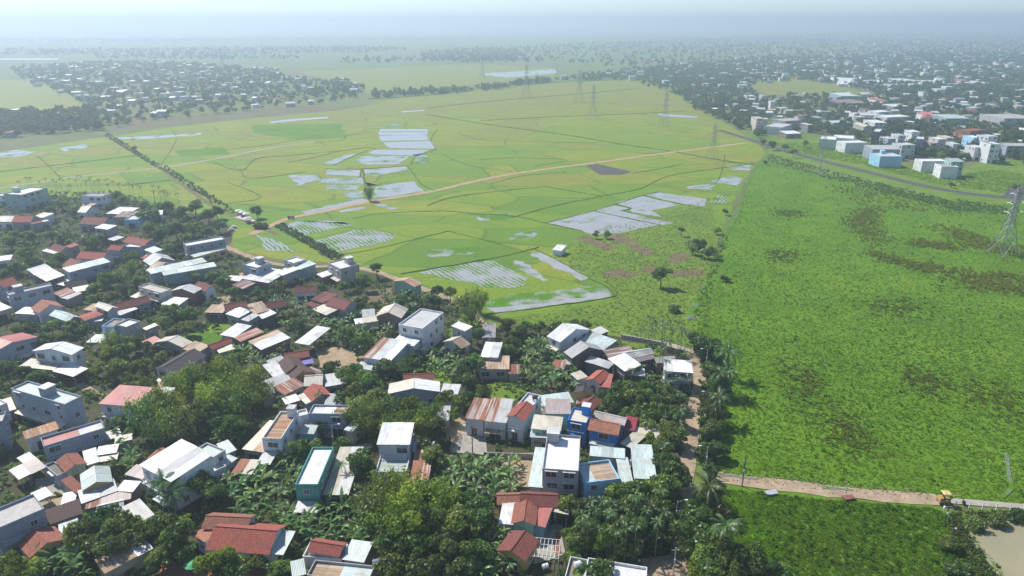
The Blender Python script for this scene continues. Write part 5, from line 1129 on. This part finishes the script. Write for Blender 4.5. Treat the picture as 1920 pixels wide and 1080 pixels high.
# greenhouses
for i, (s, h, lb) in enumerate([('1553,150 1612,152 1636,146', 4, 'long white greenhouse, leftmost of the greenhouse group'), ('1572,157 1608,158 1612,153', 4, 'short white greenhouse in front of the leftmost one'), ('1645,154 1672,153 1673,149', 4, 'small white greenhouse between the two long ones'),
                       ('1668,163 1752,161 1758,156', 4, 'longest white greenhouse in front row'), ('1684,152 1722,152 1723,148', 4, 'white greenhouse behind the longest one'), ('1736,155 1778,155 1779,151', 4, 'white greenhouse right of the middle row'), ('1805,157 1860,158 1862,153', 4, 'long white greenhouse, rightmost of the greenhouse group')]):
    pts = [tuple(map(float, c.split(','))) for c in s.split()]; O, ex, Wd, D = frame_of(pts, h); D = min(D, 60); ang = math.atan2(ex.y, ex.x); o = empty('greenhouse', O, ang); tag(o, lb, 'greenhouse', 'white greenhouses beyond the town')
    MB().hexa([(0, 0, 0), (Wd, 0, 0), (Wd, D, 0), (0, D, 0)], [(0, 0, h - .5), (Wd, 0, h - .5), (Wd, D, h - .5), (0, D, h - .5)]).build('wall', wall_mat('white'), o)
    nb_ = max(2, int(D / 9))
    for k in range(nb_):
        m = MB(); y0, y1 = D * k / nb_, D * (k + 1) / nb_; pr = [(y0 + (y1 - y0) * t, h - .5 + 1.6 * math.sin(math.pi * t)) for t in (0, .25, .5, .75, 1)]
        for (ya, za), (yb, zb) in zip(pr, pr[1:]): m.poly([(-.3, ya, za + .02), (Wd + .3, ya, za + .02), (Wd + .3, yb, zb + .02), (-.3, yb, zb + .02)])
        m.build('roof_vault', roof_mat('white', 'y'), o)
    FOOT.append((O.x, O.y, ex.x, ex.y, Wd, D))
# individual trees in front of the far villages, the rest one mass
def far_trees(zone, n, gap, seed, kinds=('fdark', 'fmid')):
    before = len(PLANTS); scatter(list(kinds), zone, n, (6, 10), (3, 5), gap, 1, seed)
    new = PLANTS[before:]
    for i, p in enumerate(new): plant(*p, 5000 + seed * 100 + i)
FT = [broad_crown(500 + i, 110, 9, .34) for i in range(6)]; FT2 = [broad_crown(510 + i, 30, 7, .62) for i in range(6)]
for P, Q, lv in FT + FT2: P[:, 2] += .75
def woods(zones, seed, label, tm, mat, s0=3.2, s1=5.4, name='distant_woods'):
    qs = [sample(z, n, seed + i, None, av) for i, (z, n, av) in enumerate(zones)]; q = np.concatenate(qs); g = np.random.default_rng(seed); s = g.uniform(s0, s1, len(q))
    pos = np.concatenate([q, np.zeros((len(q), 1))], 1); tag(tile_mesh(tm, pos, np.stack([s, s * g.uniform(.8, 1.4, len(q))], 1), name, mat, .16), label, 'woods', None, 'stuff')
woods([(FV, 1900, True), ('1470,246 1560,254 1640,282 1700,296 1850,306 1950,310 1950,250 1840,246 1640,232 1500,230', 420, True), (FB, 600, True), (RT, 1000, True), ('1290,200 1425,205 1425,262 1370,240 1300,205', 60, True), ('1195,158 1290,150 1420,195 1420,225 1330,212 1285,186', 130, True)], 21, 'hazy trees crowding between the far village houses', FT, L_FAR, 2.8, 5.6)
B1 = '1040,150 1200,130 1420,110 2150,95 2150,185 1720,182 1640,172 1560,158 1500,150 1400,160 1420,185 1290,200 1270,165 1190,152'
B2 = '780,100 930,90 1100,82 1300,72 1600,62 2200,58 2200,95 1420,110 1200,128 1000,118 860,118'
woods([(B1, 9000, True), ('780,104 860,92 960,92 1000,112 870,120', 500, False), ('690,178 900,166 1040,150 1040,154 900,172 700,186', 160, False), ('1620,165 2100,172 2100,186 1640,180', 250, True)], 22, 'hazy belt of trees beyond the paddies and the town', FT2, L_FAR, 3.2, 6)
woods([(B2, 8000, False), ('-200,96 300,92 700,88 780,92 700,100 300,104 -200,104', 900, False), ('-300,74 900,70 900,76 -300,84', 1500, False), ('-300,60 2200,54 2200,60 -300,66', 2600, False), ('180,104 560,106 560,112 180,112', 140, False), ('610,112 900,106 1000,114 640,120', 130, False)], 23, 'pale far-off woods under the horizon', FT2, L_FAR, 3.5, 6.5)
# far-off houses that read as one mass
def far_roofs(zone, n, seed, label):
    q = sample(zone, n, seed); g = np.random.default_rng(seed); m = MB()
    for x, y in q:
        w, d, h = g.uniform(7, 14), g.uniform(7, 14), g.uniform(4, 9); m.box(x - w / 2, x + w / 2, y - d / 2, y + d / 2, 0, h)
    tag(m.build('distant_houses', far_roof_mat()), label, 'houses', None, 'stuff')
def far_roof_mat():
    if 'frm' in MATS: return MATS['frm']
    m, n, b = new_mat('far_roofs'); co = world_co(n); v = n.nodes.new('ShaderNodeTexWhiteNoise'); sn = n.nodes.new('ShaderNodeVectorMath'); sn.operation = 'SNAP'; sn.inputs[1].default_value = (25, 25, 1000); n.links.new(co, sn.inputs[0]); n.links.new(sn.outputs[0], v.inputs['Vector'])
    n.links.new(ramp(n, v.outputs['Value'], [(0, (.8, .8, .8)), (.5, (.6, .6, .6)), (.75, (.45, .5, .5)), (.9, (.4, .2, .15))]), b.inputs['Base Color']); MATS['frm'] = m; return m
far_roofs(B1, 700, 31, 'pale far-off houses scattered among the woods beyond the town')
far_roofs(B2, 380, 32, 'tiny pale houses in the farthest woods')
far_roofs('-200,96 300,92 700,88 780,92 700,100 300,104 -200,104', 60, 33, 'tiny pale houses far beyond the left village')
# ------------------------------------------------------------------ labels for the plants
def px_of(x, y, z=0): return to_px((x, y, z))
groups = {}
LP = [(x, y, l, px_of(x, y)) for x, y, l in LAND]
for o, kind, x, y, h in PLANTED:
    p = px_of(x, y); best = min(LP, key=lambda l: (l[0] - x) ** 2 + (l[1] - y) ** 2); dist = math.hypot(best[0] - x, best[1] - y)
    du = x * (best[1] / y) - best[0] if y else 0; dv = y - best[1]
    rel = ('right of' if x / y > best[0] / best[1] else 'left of') if abs(x - best[0] * y / best[1]) > abs(dv) * .8 else ('behind' if dv > 0 else 'in front of')
    nm, cat, ph = KN[kind]
    if kind not in ('banana', 'areca') : ph = ('big ' if h > 9 else 'small ' if h < 5.2 else '') + ph
    if y > 480 and kind in ('fdark', 'fmid') and dist > 60: ref = ('far left village' if x < -120 else 'hazy town') if x < -120 or x > 250 else 'paddies'; rel = 'at edge of'
    else: ref = best[2]
    groups.setdefault((cat, ph, rel, ref), []).append((p[0], o))
for (cat, ph, rel, ref), L in groups.items():
    L.sort(key=lambda t: t[0]); rw = ref.split()
    for i, (_, o) in enumerate(L):
        lab = f'{ph} {rel} the {ref}' if len(L) == 1 else f'{nth(i)} {ph} from left, {rel} the {ref}'
        w = lab.split()
        if len(w) > 16: lab = ' '.join(w[:16])
        tag(o, lab, cat, {'tree': 'trees', 'bamboo': 'bamboo clumps', 'palm': 'palms', 'banana plant': 'banana plants'}[cat] + (' of the village' if o.location.y < 480 else ' in the distance'))
# ------------------------------------------------------------------ pylons, poles, lamps
STEEL = plain('galvanised_steel', (.30, .31, .32), .6, .2, .2); INSUL = plain('insulator', (.75, .78, .78), .25); CONC = plain('pole_concrete', (.45, .44, .42), .9)
def pylon(px, py, H, yaw, label, detail=True):
    p = gp(px, py); o = empty('electricity_pylon', p, yaw); tag(o, label, 'pylon', 'pylons of the power line'); b, w, t = H * .13, H * .035, H * .022; zw = H * .5
    hw = lambda z: b + (w - b) * min(1, z / zw) if z < zw else w + (t - w) * (z - zw) / (H - zw)
    r = H * .0052 * (1 if py > 400 else .55)
    for sx in (-1, 1):
        for sy in (-1, 1): MB().tube([(sx * b, sy * b, 0), (sx * w, sy * w, zw), (sx * t, sy * t, H * .97)], [r * 1.3, r, r * .7], 4).build('leg', STEEL, o)
    zs = [0]; 
    while zs[-1] < H * .95: zs.append(zs[-1] + max(H * .035, hw(zs[-1]) * 1.9))
    for fa in range(4):
        m = MB(); c, s = [(0, 1), (1, 0), (0, -1), (-1, 0)][fa], [(1, 0), (0, -1), (-1, 0), (0, 1)][fa]
        for za, zb in zip(zs, zs[1:]):
            zb = min(zb, H * .97); wa, wb = hw(za), hw(zb); P = lambda u, ww, z: (c[0] * ww + s[0] * u * ww, c[1] * ww + s[1] * u * ww, z)
            m.bar(P(-1, wa, za), P(1, wb, zb), r * .62); m.bar(P(1, wa, za), P(-1, wb, zb), r * .62); m.bar(P(-1, wb, zb), P(1, wb, zb), r * .55)
        m.build('lattice_bracing', STEEL, o)
    for k, f in enumerate((.62, .75, .88)):
        z = H * f; L = H * (.115 - .012 * k)
        for sx in (-1, 1):
            m = MB(); e = (sx * L, 0, z)
            for sy in (-1, 1): m.bar((sx * hw(z), sy * hw(z), z), e, r * .8); m.bar((sx * hw(z), sy * hw(z), z + H * .03), e, r * .7)
            a = m.build('crossarm', STEEL, o)
            for sy in (-1, 1): MB().tube([(e[0], 0, e[2]), (e[0] + .1, sy * H * .045, e[2] - H * .012)], H * (.0055 if py > 400 else .003), 6).build('insulator', INSUL if py > 400 else STEEL, a)
    MB().tube([(0, 0, H * .95), (0, 0, H * 1.03)], r, 4).build('peak', STEEL, o)
    m = MB()
    for sx in (-1, 1):
        for sy in (-1, 1): m.box(sx * b - .35, sx * b + .35, sy * b - .35, sy * b + .35, -.1, .35)
    m.build('footings', CONC, o)
for a in [(1879, 476, 31, .25, 'tall steel lattice pylon standing in the meadow, nearest of all'), (1536, 329, 30, .3, 'steel lattice pylon beside the asphalt road'), (1335, 300, 27, .3, 'steel pylon by the end of the dirt road'), (1245, 243, 36, .3, 'steel pylon in paddies beside the small flooded plot'),
          (1111, 224, 36, .3, 'steel pylon in the middle paddies, left of flooded plot'), (1086, 195, 42, .3, 'hazy pylon behind the middle paddies pylon'), (987, 184, 44, .3, 'hazy pylon at the far bund, leftmost of the paddies pylons'), (419, 137, 50, .3, 'faint tall mast behind the far left village'), (905, 150, 38, .3, 'faint pylon before the far flooded field')]: pylon(*a)
def lamp_pole(px, py, H, label, arm, head=True, mat=None, name='street_lamp', cat='lamp post'):
    p = gp(px, py); o = empty(name, p, 0); tag(o, label, cat); m = mat or CONC
    MB().tube([(0, 0, -.1), (0, 0, H)], [.14, .09], 8).build('pole', m, o)
    if head:
        MB().tube([(0, 0, H - .5), (arm * .9, 0, H + .15), (arm * 1.6, 0, H + .25)], .05, 6).build('arm', STEEL, o); h = MB().box(arm * 1.6 - .15, arm * 1.6 + .65 * (1 if arm > 0 else -1) * .6, -.14, .14, H + .18, H + .32) if arm > 0 else MB().box(arm * 1.6 - .5, arm * 1.6 + .15, -.14, .14, H + .18, H + .32)
        h.build('lamp_head', plain('lamp_white', (.8, .8, .8), .4), o)
    else:
        MB().box(-.7, .7, -.05, .05, H - .6, H - .48).build('crossarm', STEEL, o)
    MB().box(-.16, .16, -.28, -.1, H * .55, H * .55 + .5).build('junction_box', plain('box_grey', (.6, .6, .6)), o)
lamp_pole(1322, 884, 6.6, 'white street lamp at the start of the rubble track', -1); lamp_pole(1323, 692, 6.4, 'street lamp opposite the white-roofed roadside house', -1); lamp_pole(1327, 770, 5.5, 'street lamp halfway along the dirt lane', -1); lamp_pole(1262, 1080, 6.5, 'concrete pole with box at the bottom of the lane', 1, False, None, 'utility_pole', 'utility pole')
lamp_pole(627, 848, 7.5, 'concrete street lamp behind the teal tube house', 1); lamp_pole(886, 850, 7.5, 'dark lamp pole in front of maroon striped townhouse', -1, True, plain('dark_pole', (.06, .06, .06)))
lamp_pole(1391, 912, 7.2, 'thin dark utility pole beside the rubble track', 1, False, plain('dark_pole', (.06, .06, .06)), 'utility_pole', 'utility pole'); lamp_pole(1770, 984, 5, 'thin dark utility pole beside the small excavator', 1, False, plain('dark_pole', (.06, .06, .06)), 'utility_pole', 'utility pole')
lamp_pole(176, 665, 7, 'white street lamp beside the pale canopy', 1); lamp_pole(1147, 842, 6.5, 'street lamp in front of blue-walled house', 1); lamp_pole(1266, 985, 6, 'slim street lamp among lane trees', 1); lamp_pole(1244, 818, 6, 'slim concrete pole beside the sandy lane yard', 1, False, None, 'utility_pole', 'utility pole')
for i, (a, b) in enumerate([(1791, 952), (1816, 954), (1841, 955), (1867, 956), (1893, 957), (1918, 959)]):
    p = gp(a, b); o = MB().box(-.07, .07, -.07, .07, -.1, 1.6).hexa([(-.07, -.07, 1.6), (.07, -.07, 1.6), (.07, .07, 1.6), (-.07, .07, 1.6)], [(-.02, -.02, 1.75), (.02, -.02, 1.75), (.02, .02, 1.75), (-.02, .02, 1.75)]).build('fence_post', plain('post_white', (.72, .72, .70)), None, p); tag(o, f'white fence post by the pond path, {nth(i)} from the excavator', 'post', 'white posts above the pond')
# ------------------------------------------------------------------ small excavator
YEL = plain('machine_yellow', (.40, .25, .07), .7); DKM = plain('machine_dark', (.03, .03, .035), .6)
p = gp(1769, 944); o = empty('small_excavator', p, -.12); tag(o, 'small yellow excavator with canopy standing on the rubble track', 'excavator')
for s in (-1, 1):
    t = MB(); t.tube([(-1.1, s * .75, .35), (1.1, s * .75, .35)], .01, 4); t.hexa([(-1.0, s * .75 - .2, 0), (1.0, s * .75 - .2, 0), (1.0, s * .75 + .2, 0), (-1.0, s * .75 + .2, 0)], [(-1.25, s * .75 - .2, .55), (1.25, s * .75 - .2, .55), (1.25, s * .75 + .2, .55), (-1.25, s * .75 + .2, .55)]); t.build('track', DKM, o)
MB().box(-1.2, .9, -.8, .8, .6, 1.25).hexa([(-1.2, -.8, 1.25), (-.3, -.8, 1.25), (-.3, .8, 1.25), (-1.2, .8, 1.25)], [(-1.1, -.7, 1.7), (-.4, -.7, 1.7), (-.4, .7, 1.7), (-1.1, .7, 1.7)]).build('body', YEL, o)
for a, b in ((-.5, -.65), (-.5, .65), (.7, -.65), (.7, .65)): MB().box(a - .04, a + .04, b - .04, b + .04, 1.2, 2.7).build('canopy_post', DKM, o)
MB().hexa([(-.75, -.85, 2.7), (.95, -.85, 2.7), (.95, .85, 2.7), (-.75, .85, 2.7)], [(-.6, -.7, 2.85), (.8, -.7, 2.85), (.8, .7, 2.85), (-.6, .7, 2.85)]).build('canopy', plain('canopy_cream', (.62, .48, .2)), o)
MB().box(-.35, .15, -.3, .3, 1.25, 1.5).box(-.4, -.28, -.3, .3, 1.5, 2.0).build('seat', DKM, o)
MB().tube([(.9, 0, .9), (1.9, 0, 2.2), (3.0, 0, 2.3)], [.16, .17, .12], 4).build('boom', YEL, o); MB().tube([(2.9, 0, 2.4), (3.9, 0, 1.0)], [.13, .09], 4).build('stick', YEL, o)
MB().hexa([(3.6, -.3, .4), (4.1, -.3, .25), (4.1, .3, .25), (3.6, .3, .4)], [(3.75, -.3, 1.0), (4.2, -.3, .9), (4.2, .3, .9), (3.75, .3, 1.0)]).build('bucket', DKM, o)
# ------------------------------------------------------------------ people
def person(px, py, z, yaw, label, shirt, trousers, hat=None, bend=.15, pose='stand'):
    p = gp(px, py, z); o = empty('person', p, yaw); tag(o, label, 'person'); j = {}
    if pose == 'stand': hip = Vector((0, 0, .9)); kn = [Vector((-.1, .06, .48)), Vector((.1, -.1, .48))]; ft = [Vector((-.1, .08, .04)), Vector((.1, -.06, .04))]
    else: hip = Vector((0, 0, .55)); kn = [Vector((-.14, -.42, .55)), Vector((.14, -.42, .55))]; ft = [Vector((-.14, -.38, .04)), Vector((.14, -.38, .04))]
    ch = hip + Vector((0, -bend, .42)); nk = ch + Vector((0, -bend * .4, .17)); hd = nk + Vector((0, -.03 - bend * .2, .19)); pts = [hip, hip + Vector((0, -bend * .4, .2)), ch, nk, hd, hd + Vector((0, -.01, .1))]; ed = [(0, 1), (1, 2), (2, 3), (3, 4), (4, 5)]; rad = [.15, .13, .16, .055, .1, .07]
    for s, k in ((-1, 0), (1, 1)):
        n = len(pts); pts += [ch + Vector((s * .19, 0, .05)), ch + Vector((s * .25, -.05, -.24)), ch + Vector((s * .22, -.26, -.36)), ch + Vector((s * .20, -.36, -.38))]; ed += [(2, n), (n, n + 1), (n + 1, n + 2), (n + 2, n + 3)]; rad += [.065, .05, .038, .04]
        n = len(pts); pts += [hip + Vector((s * .09, 0, -.06)), kn[k], ft[k] + Vector((0, 0, .05)), ft[k] + Vector((0, -.16, 0))]; ed += [(0, n), (n, n + 1), (n + 1, n + 2), (n + 2, n + 3)]; rad += [.095, .065, .045, .04]
    me = bpy.data.meshes.new('body'); me.from_pydata([tuple(q) for q in pts], ed, []); b = link('body', me, o); sk = b.modifiers.new('skin', 'SKIN')
    for i, r_ in enumerate(rad): me.skin_vertices[0].data[i].radius = (r_, r_)
    me.skin_vertices[0].data[0].use_root = True; ss = b.modifiers.new('sub', 'SUBSURF'); ss.levels = 1; ss.render_levels = 2
    m, n, bs = new_mat('person_clothes'); sx = n.nodes.new('ShaderNodeSeparateXYZ'); n.links.new(obj_co(n), sx.inputs[0]); z0 = hip.z
    f = ramp(n, math_(n, 'MULTIPLY', sx.outputs[2], .5), [(0, trousers), (z0 * .5, trousers), (z0 * .5 + .01, shirt), (nk.z * .5, shirt), (nk.z * .5 + .01, (.35, .2, .13))]); n.links.new(f, bs.inputs['Base Color']); bs.inputs['Roughness'].default_value = .8; me.materials.append(m)
    if hat: MB().tube([hd + Vector((0, 0, .05)), hd + Vector((0, 0, .24))], [.24, .02], 12).build('hat', plain('hat_' + str(hat), hat, .8), o)
    else: MB().tube([hd + Vector((0, .03, -.02)), hd + Vector((0, .02, .08)), hd + Vector((0, 0, .15))], [.11, .12, .06], 8).build('hair', plain('hair', (.02, .016, .014), .6), o)
    return o
person(1768, 960, Z4, 2.0, 'person in white shirt standing below the excavator', (.7, .7, .7), (.5, .5, .52)); person(1786, 1003, .1, 1.0, 'person in dark clothes with pale hat at the pond scrub', (.02, .02, .05), (.03, .03, .05), (.7, .5, .45))
person(1186, 1050, .05, .5, 'person in white bending in the areca garden', (.7, .72, .75), (.1, .1, .12), None, .3); person(1219, 1052, .05, -.6, 'person in grey standing under the areca palms', (.12, .14, .2), (.05, .05, .07)); person(1197, 1062, .05, 0, 'person with straw hat behind the bottom white house', (.3, .12, .1), (.08, .08, .1), (.68, .6, .42))
person(1312, 681, Z4, 2.6, 'person in white on the lane by the white-roofed house', (.7, .7, .68), (.06, .06, .08))
# ------------------------------------------------------------------ cultivator on the dirt road
p = gp(546, 410); o = empty('walking_tractor', p, .3); tag(o, 'dark three-wheeled farm tractor at the start of the dirt road', 'tractor')
for x, y, r_ in ((-1.0, -.65, .5), (-1.0, .65, .5), (1.1, 0, .4)): w = MB().tube([(x, y - .12, r_ + Z4), (x, y + .12, r_ + Z4)], r_, 14).build('wheel', DKM, o); MB().tube([(x, y - .14, r_ + Z4), (x, y + .14, r_ + Z4)], r_ * .45, 10).build('rim', STEEL, w)
MB().box(.3, 1.7, -.35, .35, .8, 1.35).build('engine', plain('engine_brown', (.16, .07, .05)), o); MB().box(-1.9, .2, -.8, .8, .75, .85).box(-1.9, -1.82, -.8, .8, .85, 1.3).box(-1.9, .2, -.8, -.74, .85, 1.2).box(-1.9, .2, .74, .8, .85, 1.2).build('cargo_bed', plain('engine_brown', (.16, .07, .05)), o); MB().box(-.1, .4, -.3, .3, .85, 1.15).build('seat', DKM, o)
person(546, 410, .72, 1.6, 'driver with pale hat seated on the farm tractor', (.25, .1, .08), (.08, .08, .1), (.75, .72, .62), .1, 'sit')
# ------------------------------------------------------------------ tombs under white canopies
p = gp(460, 412); sl_ = MB().hexa([(-7.5, -1.2, 0), (8, -2.8, 0), (8, .4, 0), (-7.5, 4.6, 0)], [(-7.3, -1, .55), (7.8, -2.6, .55), (7.8, .2, .55), (-7.3, 4.4, .55)]).build('tomb_platform', plain('tomb_pink', (.45, .36, .34)), None, p, -.5); tag(sl_, 'pinkish stone platform under the white-canopied tombs', 'platform')
for i, (a, b) in enumerate([(449, 404), (456, 407), (463, 410), (466, 418)]):
    p = gp(a, b); o = empty('canopied_tomb', p, .5); tag(o, f'white-canopied tomb by the paddies, {nth(i)} from left', 'tomb', 'tombs in a row beside the ditch')
    MB().box(-1.0, 1.0, -.6, .6, .5, 1.2).box(-.7, .7, -.4, .4, 1.2, 1.5).build('tomb_body', plain('tomb_stone', (.4, .34, .32)), o)
    for x in (-1.2, 1.2):
        for y in (-.8, .8): MB().box(x - .07, x + .07, y - .07, y + .07, .4, 2.6).build('post', plain('tomb_stone', (.4, .34, .32)), o)
    MB().hexa([(-1.7, -1.3, 2.6), (1.7, -1.3, 2.6), (1.7, 1.3, 2.6), (-1.7, 1.3, 2.6)], [(-.7, -.4, 3.2), (.7, -.4, 3.2), (.7, .4, 3.2), (-.7, .4, 3.2)]).build('canopy_roof', plain('tomb_white', (.78, .76, .7)), o)
for i, (a, b) in enumerate([(434, 433), (439, 428)]):
    p = gp(a, b); o = empty('low_tomb', p, .4); tag(o, ['low white tomb at the grass corner, front one', 'low white tomb behind the front one'][i], 'tomb'); MB().box(-1.6, 1.6, -.9, .9, 0, .6).build('base', plain('tomb_stone', (.4, .34, .32)), o); MB().hexa([(-1.2, -.6, .6), (1.2, -.6, .6), (1.2, .6, .6), (-1.2, .6, .6)], [(-.9, -.4, 1.3), (.9, -.4, 1.3), (.9, .4, 1.3), (-.9, .4, 1.3)]).build('tomb_body', plain('tomb_white', (.78, .76, .7)), o); MB().box(-.1, .1, -.5, .5, 1.3, 2.0).build('headstone', plain('tomb_white', (.78, .76, .7)), o)
# ------------------------------------------------------------------ trellis, tanks, umbrella, walls, rubble
O, ex, Wd, D = frame_of([(987, 1042), (1047, 1048), (1052, 1013)], 3.0); o = empty('trellis_frame', O, math.atan2(ex.y, ex.x)); tag(o, 'white metal trellis grid over the courtyard', 'trellis'); WM = plain('trellis_white', (.7, .7, .7), .5)
for i in range(9): MB().box(Wd * i / 8 - .04, Wd * i / 8 + .04, 0, D, 2.95, 3.03).build('bar', WM, o)
for i in range(4): MB().box(-.1, Wd + .1, D * i / 3 - .04, D * i / 3 + .04, 3.035, 3.11).build('cross_bar', WM, o)
for x in (0, Wd):
    for y in (0, D): MB().box(x - .06, x + .06, y - .06, y + .06, 0, 2.945).build('post', WM, o)
def tank(px, py, z, label, mat, r=.55, L=1.3, lying=True):
    p = gp(px, py, z); o = empty('water_tank', p, .4); tag(o, label, 'water tank')
    if lying:
        for s in (-.4, .4): MB().box(s - .06, s + .06, -.45, .45, 0, .4).build('cradle', STEEL, o)
        MB().tube([(-L * .5, 0, .4 + r), (-L * .42, 0, .4 + r), (L * .42, 0, .4 + r), (L * .5, 0, .4 + r)], [r * .6, r, r, r * .6], 14).build('drum', mat, o)
    else: MB().tube([(0, 0, 0), (0, 0, 1.2), (0, 0, 1.45), (0, 0, 1.55)], [r, r, r * .75, r * .3], 14).build('drum', mat, o); MB().tube([(0, 0, 1.55), (0, 0, 1.65)], .2, 10).build('lid', mat, o)
ST = plain('tank_steel', (.6, .61, .62), .25, .8); BLU = plain('tank_blue', (.02, .10, .45), .4)
tank(706, 1062, 5.2, 'shiny steel water tank at corner of tan and mint roof', ST); tank(907, 936, 0, 'upright blue plastic water tank among bananas', BLU, .8, 1, False); tank(1083, 1066, 4.15, 'white water tank on the bottom terrace', plain('tank_white', (.75, .75, .75)))
tank(1003, 751, 6.15, 'dark water tank on the white tube house roof', plain('tank_dark', (.05, .05, .05))); tank(1022, 1068, 0, 'white drum lying by the trellis', plain('tank_white', (.75, .75, .75)), .45)
p = gp(365, 1072); o = empty('garden_umbrella', p, 0); tag(o, 'bright green garden umbrella on the brick yard', 'umbrella'); MB().tube([(0, 0, 0), (0, 0, 2.5)], .04, 6).build('pole', WM, o); MB().tube([(0, 0, 2.0), (0, 0, 2.35), (0, 0, 2.6)], [1.7, .9, .05], 10).build('canopy', plain('umbrella_green', (.02, .28, .10), .6), o)
def wall_line(s, h, t, mat, name, label, cat, panels=2.4):
    P = gpoly(s); o = empty(name, P[0], 0); tag(o, label, cat)
    for a, b in zip(P, P[1:]):
        d = b - a; L = d.length; n = max(1, int(L / panels)); an = math.atan2(d.y, d.x)
        for i in range(n):
            q = a + d * (i / n) - P[0]; MB().box(.12, L / n - .12, -t / 2, t / 2, 0, h).build('wall_panel', mat, o, q, an); MB().box(-.12, .12, -t * .8, t * .8, 0, h + .15).build('pier', mat, o, q, an)
wall_line('908,858 960,860 1015,862', 1.5, .2, wall_mat('conc'), 'garden_wall', 'mossy garden wall in front of the striped townhouses', 'wall'); wall_line('1165,634 1205,641 1250,651', 1.3, .18, wall_mat('beige'), 'garden_wall', 'low beige wall between meadow and allotment', 'wall')
wall_line('200,800 240,800 262,798', 1.8, .2, wall_mat('bluegrey'), 'garden_wall', 'dark wall below the bright red roofed house', 'wall'); wall_line('415,905 470,892 530,872 555,858', 1.4, .18, wall_mat('conc'), 'garden_wall', 'pale garden wall above the banana plot', 'wall')
g = np.random.default_rng(77); m = MB(); P = gpoly('1326,886 1420,899 1520,908 1640,922 1745,930')
for i in range(420):
    k = g.integers(0, len(P) - 1); t = g.uniform(); q = P[k].lerp(P[k + 1], t); s = g.uniform(.06, .22); x, y = q.x + g.normal(0, .5), q.y + g.normal(0, 1.3); a = g.uniform(0, 3); c_, s_ = math.cos(a) * s, math.sin(a) * s
    m.hexa([(x - c_, y - s_, .1), (x + s_, y - c_, .1), (x + c_, y + s_, .1), (x - s_, y + c_, .1)], [(x - c_ * .6, y - s_ * .6, .1 + s * 1.1), (x + s_ * .7, y - c_ * .7, .1 + s), (x + c_ * .5, y + s_ * .5, .1 + s), (x - s_ * .6, y + c_ * .6, .1 + s * .8)])
tag(m.build('rubble', soil_mat('rubble_mix', (.44, .33, .24), (.24, .18, .14), 1.5)), 'broken brick and concrete rubble along the track', 'rubble', None, 'stuff')
for i, (a, b, lb) in enumerate([(1590, 936, 'reddish upturned cart tub below the rubble track'), (1446, 927, 'small pale blue tub below the rubble track')]):
    p = gp(a, b); tag(MB().hexa([(-1, -.45, 0), (1, -.45, 0), (1, .45, 0), (-1, .45, 0)], [(-1.3, -.7, .6), (1.3, -.7, .6), (1.3, .7, .6), (-1.3, .7, .6)]).build('cart_tub', plain('tub_%d' % i, [(.22, .09, .06), (.36, .40, .42)][i]), None, p, .2), lb, 'tub')
# ------------------------------------------------------------------ haze
m = bpy.data.materials.new('haze'); m.use_nodes = True; n = m.node_tree; n.nodes.clear(); v = n.nodes.new('ShaderNodeVolumePrincipled'); v.inputs['Color'].default_value = (.66, .78, .92, 1); v.inputs['Density'].default_value = HAZE; v.inputs['Anisotropy'].default_value = .42
oo = n.nodes.new('ShaderNodeOutputMaterial'); n.links.new(v.outputs[0], oo.inputs['Volume'])
B = G + 300; tag(MB().box(-B, B, -900, B, -1.2, 155).build('haze', m), 'pale blue haze lying over the whole plain', 'haze', None, 'stuff')
